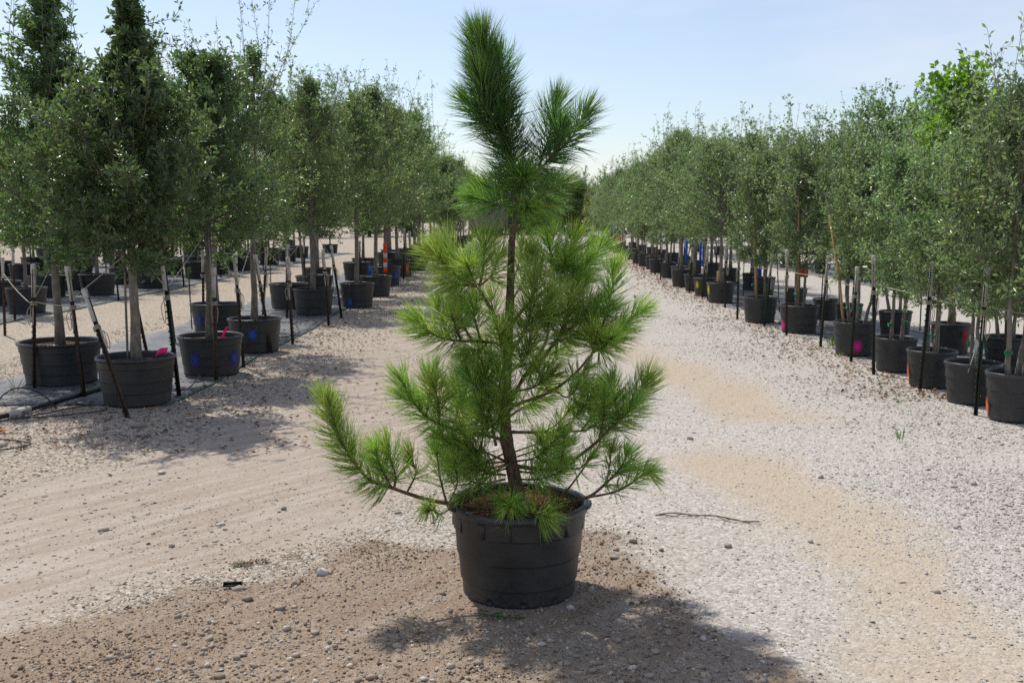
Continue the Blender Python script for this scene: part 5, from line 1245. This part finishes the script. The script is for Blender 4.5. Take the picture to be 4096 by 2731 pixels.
ground_leaf_sprig([(-.16, 4.0), (-.08, 3.97), (.02, 3.94)], 14, .05, .016, 'weed_leaf', 'fallen green leafy sprig at the foot of the pine pot', 'sprig', 'leaf_sprig', 1)
ground_leaf_sprig([(-1.36, 4.64), (-1.28, 4.66), (-1.18, 4.69)], 70, .035, .006, 'dry_leaf', 'rust-red dried frond lying on the dirt lane', 'frond', 'dry_frond', 2)
ground_leaf_sprig([(-1.36, 4.61), (-1.31, 4.64), (-1.26, 4.63)], 26, .03, .006, 'weed_leaf', 'small green frond lying on the red dried one', 'frond', 'green_frond', 3)
ground_leaf_sprig([(-1.14, 4.72), (-1.09, 4.71), (-1.04, 4.73)], 26, .02, .005, 'dry_leaf', 'small broken red frond piece beside the dried frond', 'frond', 'dry_frond', 4)
root = empty('dry_twig', (0, 0, 0)); tag(root, 'long thin brown twig lying on the pale gravel beside the pine pot', 'twig')
for nm, pts, rr_ in (('stalk', [(.80, 5.40), (.95, 5.44), (1.08, 5.41), (1.2, 5.36), (1.36, 5.31)], .0038), ('side_twig', [(.82, 5.385), (.95, 5.41), (1.05, 5.395)], .0024), ('side_twig', [(1.1, 5.40), (1.22, 5.335), (1.32, 5.30)], .0024)):
    P = bez([(x, y, 0) for x, y in pts], 14); P[:, 2] = gh(P[:, 0], P[:, 1]) + .014 + .006 * np.sin(np.arange(14)); mb = MB(); mb.tube(P, rr_ * (1 + .25 * np.sin(np.arange(14) * 2.2)), 6); obj(nm, mb.mesh(nm, M['bark_twig']), root)
def rock(x, y, s, label, group=None, seed=0, mat='stone', flat=.6, tone=.8):
    r = np.random.default_rng(seed); V = ICO_V * r.uniform(.55, 1.35, (12, 1)) * [1.15, .8, flat]
    V = V[:, None] if False else V
    me = mesh_np('stone', V * s, [ICO_F], False, M[mat], {'rnd': np.full(20, tone)}); o = obj('stone', me); o.location = (x, y, gz(x, y) + s * flat * .45); o.rotation_euler = (0, 0, r.uniform(0, 6.28)); tag(o, label, 'stone', group); return o
rock(-.88, 4.45, .032, 'split white wedge-shaped stone at the edge of the brown soil', None, 5, 'stone', .8, .97)
rs = np.random.default_rng(91)
lab = 'fist-sized loose stone on the soil patch round the pine pot'
for k in range(34):
    x = rs.uniform(-1.7, 1.3); y = rs.uniform(3.35, 4.6)
    if math.hypot(x - PX, y - PY) < .30 or float(masks(np.array([x]), np.array([y]))[0][0]) < .5: continue
    rock(x, y, rs.uniform(.010, .021), 'loose rounded stone lying on the brown soil patch', 'loose stones on the soil patch', 300 + k, mat='pebble', tone=rs.uniform(.2, .95))
for k, (x, y, s) in enumerate([(-1.05, 6.9, .03), (-3.0, 7.85, .06), (-2.85, 7.55, .05), (-3.75, 7.15, .05), (-2.6, 7.9, .05), (-1.75, 4.95, .024), (-1.6, 5.3, .022), (-1.15, 4.15, .026), (-.98, 4.05, .024), (-1.32, 5.6, .022), (-2.2, 5.2, .026), (-.65, 5.5, .02), (-.45, 5.75, .02), (-2.3, 6.4, .03)]):
    rock(x, y, s, 'loose stone lying on the dirt lane or its gravel verge', 'loose stones on the lane', 400 + k, tone=.2 + .1 * (k % 7))
for k, (x, y, s) in enumerate([(1.35, 7.4, .03), (1.55, 5.0, .02), (2.4, 5.2, .025), (2.0, 6.3, .025), (2.9, 6.1, .035), (1.1, 4.9, .022), (.62, 4.95, .024), (.75, 4.85, .02), (.5, 4.7, .022), (1.9, 4.3, .02)]):
    rock(x, y, s, 'loose dark stone on the pale gravel drive', 'loose stones on the gravel', 450 + k, tone=.05 + .05 * (k % 5))
mb = MB(); mb.box((0, 0, .010), (.14, .035, .004)); mb.box((0, .016, .018), (.14, .004, .02)); mb.box((-.066, 0, .02), (.008, .03, .026)); mb.box((.066, 0, .02), (.008, .03, .026)); mb.box((.0, -.016, .014), (.10, .004, .012))
o = obj('plastic_shard', mb.mesh('plastic_shard', M['hose'], False)); o.location = (-1.25, 4.29, gz(-1.25, 4.29) + .006); o.rotation_euler = (.1, .05, .25); o.scale = (.6, .7, .7); tag(o, 'broken piece of black plastic on the dirt lane', 'plastic')
for k, (x, y, n, h) in enumerate([(4.15, 12.75, 46, .24), (4.12, 12.45, 30, .14), (3.78, 12.5, 16, .07), (3.95, 11.9, 22, .1), (4.0, 10.35, 22, .06), (3.7, 9.9, 20, .05), (3.55, 9.3, 18, .045), (3.5, 8.9, 18, .045), (3.45, 7.9, 16, .04), (3.2, 11.8, 16, .05), (2.9, 7.3, 8, .14), (2.6, 21, 40, .1), (2.9, 26, 40, .12), (4.35, 15.7, 24, .14), (-4.75, 9.4, 14, .22), (-3.0, 20.5, 22, .2), (-3.1, 31.5, 40, .25), (-2.75, 26.5, 30, .15)]):
    grass_tuft(x, y, gz(x, y) + .002, n, h, 'small green weed growing in the gravel by the pots', 'weed', 'weeds in the gravel', 260 + k, .010 if h > .1 else .006, 1.1)
strip('paper_scrap', [(-4.1, 7.55, gz(-4.1, 7.55) + .03), (-4.0, 7.6, gz(-4, 7.6) + .035), (-3.92, 7.66, gz(-3.92, 7.66) + .03)], .03, 'yellowtag', 'orange scrap lying on the gravel before the weed mat', 'scrap', None, (.3, -.9, 0))

# ------------------------------------------------------------------ a white trailer far behind the pine
tr = empty('storage_trailer', (-2.3, 96, 0), .1); tag(tr, 'pale trailer standing at the far end of the lane behind the pine', 'trailer')
mb = MB(); mb.box((0, 0, 1.9), (3.6, 2.4, 2.2)); obj('body', mb.mesh('body', M['bark_grey'], False), tr)
mb = MB(); mb.box((0, 0, 3.06), (3.8, 2.6, .1)); obj('roof', mb.mesh('roof', M['bark_grey'], False), tr)
for q in range(4):
    mb = MB(); mb.box((-1.65 + q * 1.1, -1.215, 1.9), (.06, .03, 2.1)); obj('panel_rib', mb.mesh('panel_rib', M['bark_grey'], False), tr)
mb = MB(); mb.box((0, 0, .72), (3.4, 1.6, .16)); obj('chassis', mb.mesh('chassis', M['hose'], False), tr)
for xx in (-1.2, .9):
    mb = MB(); mb.tube([(xx, -1.15, .45), (xx, -.85, .45)], .45, 18); obj('wheel', mb.mesh('wheel', M['hose'], False), tr)
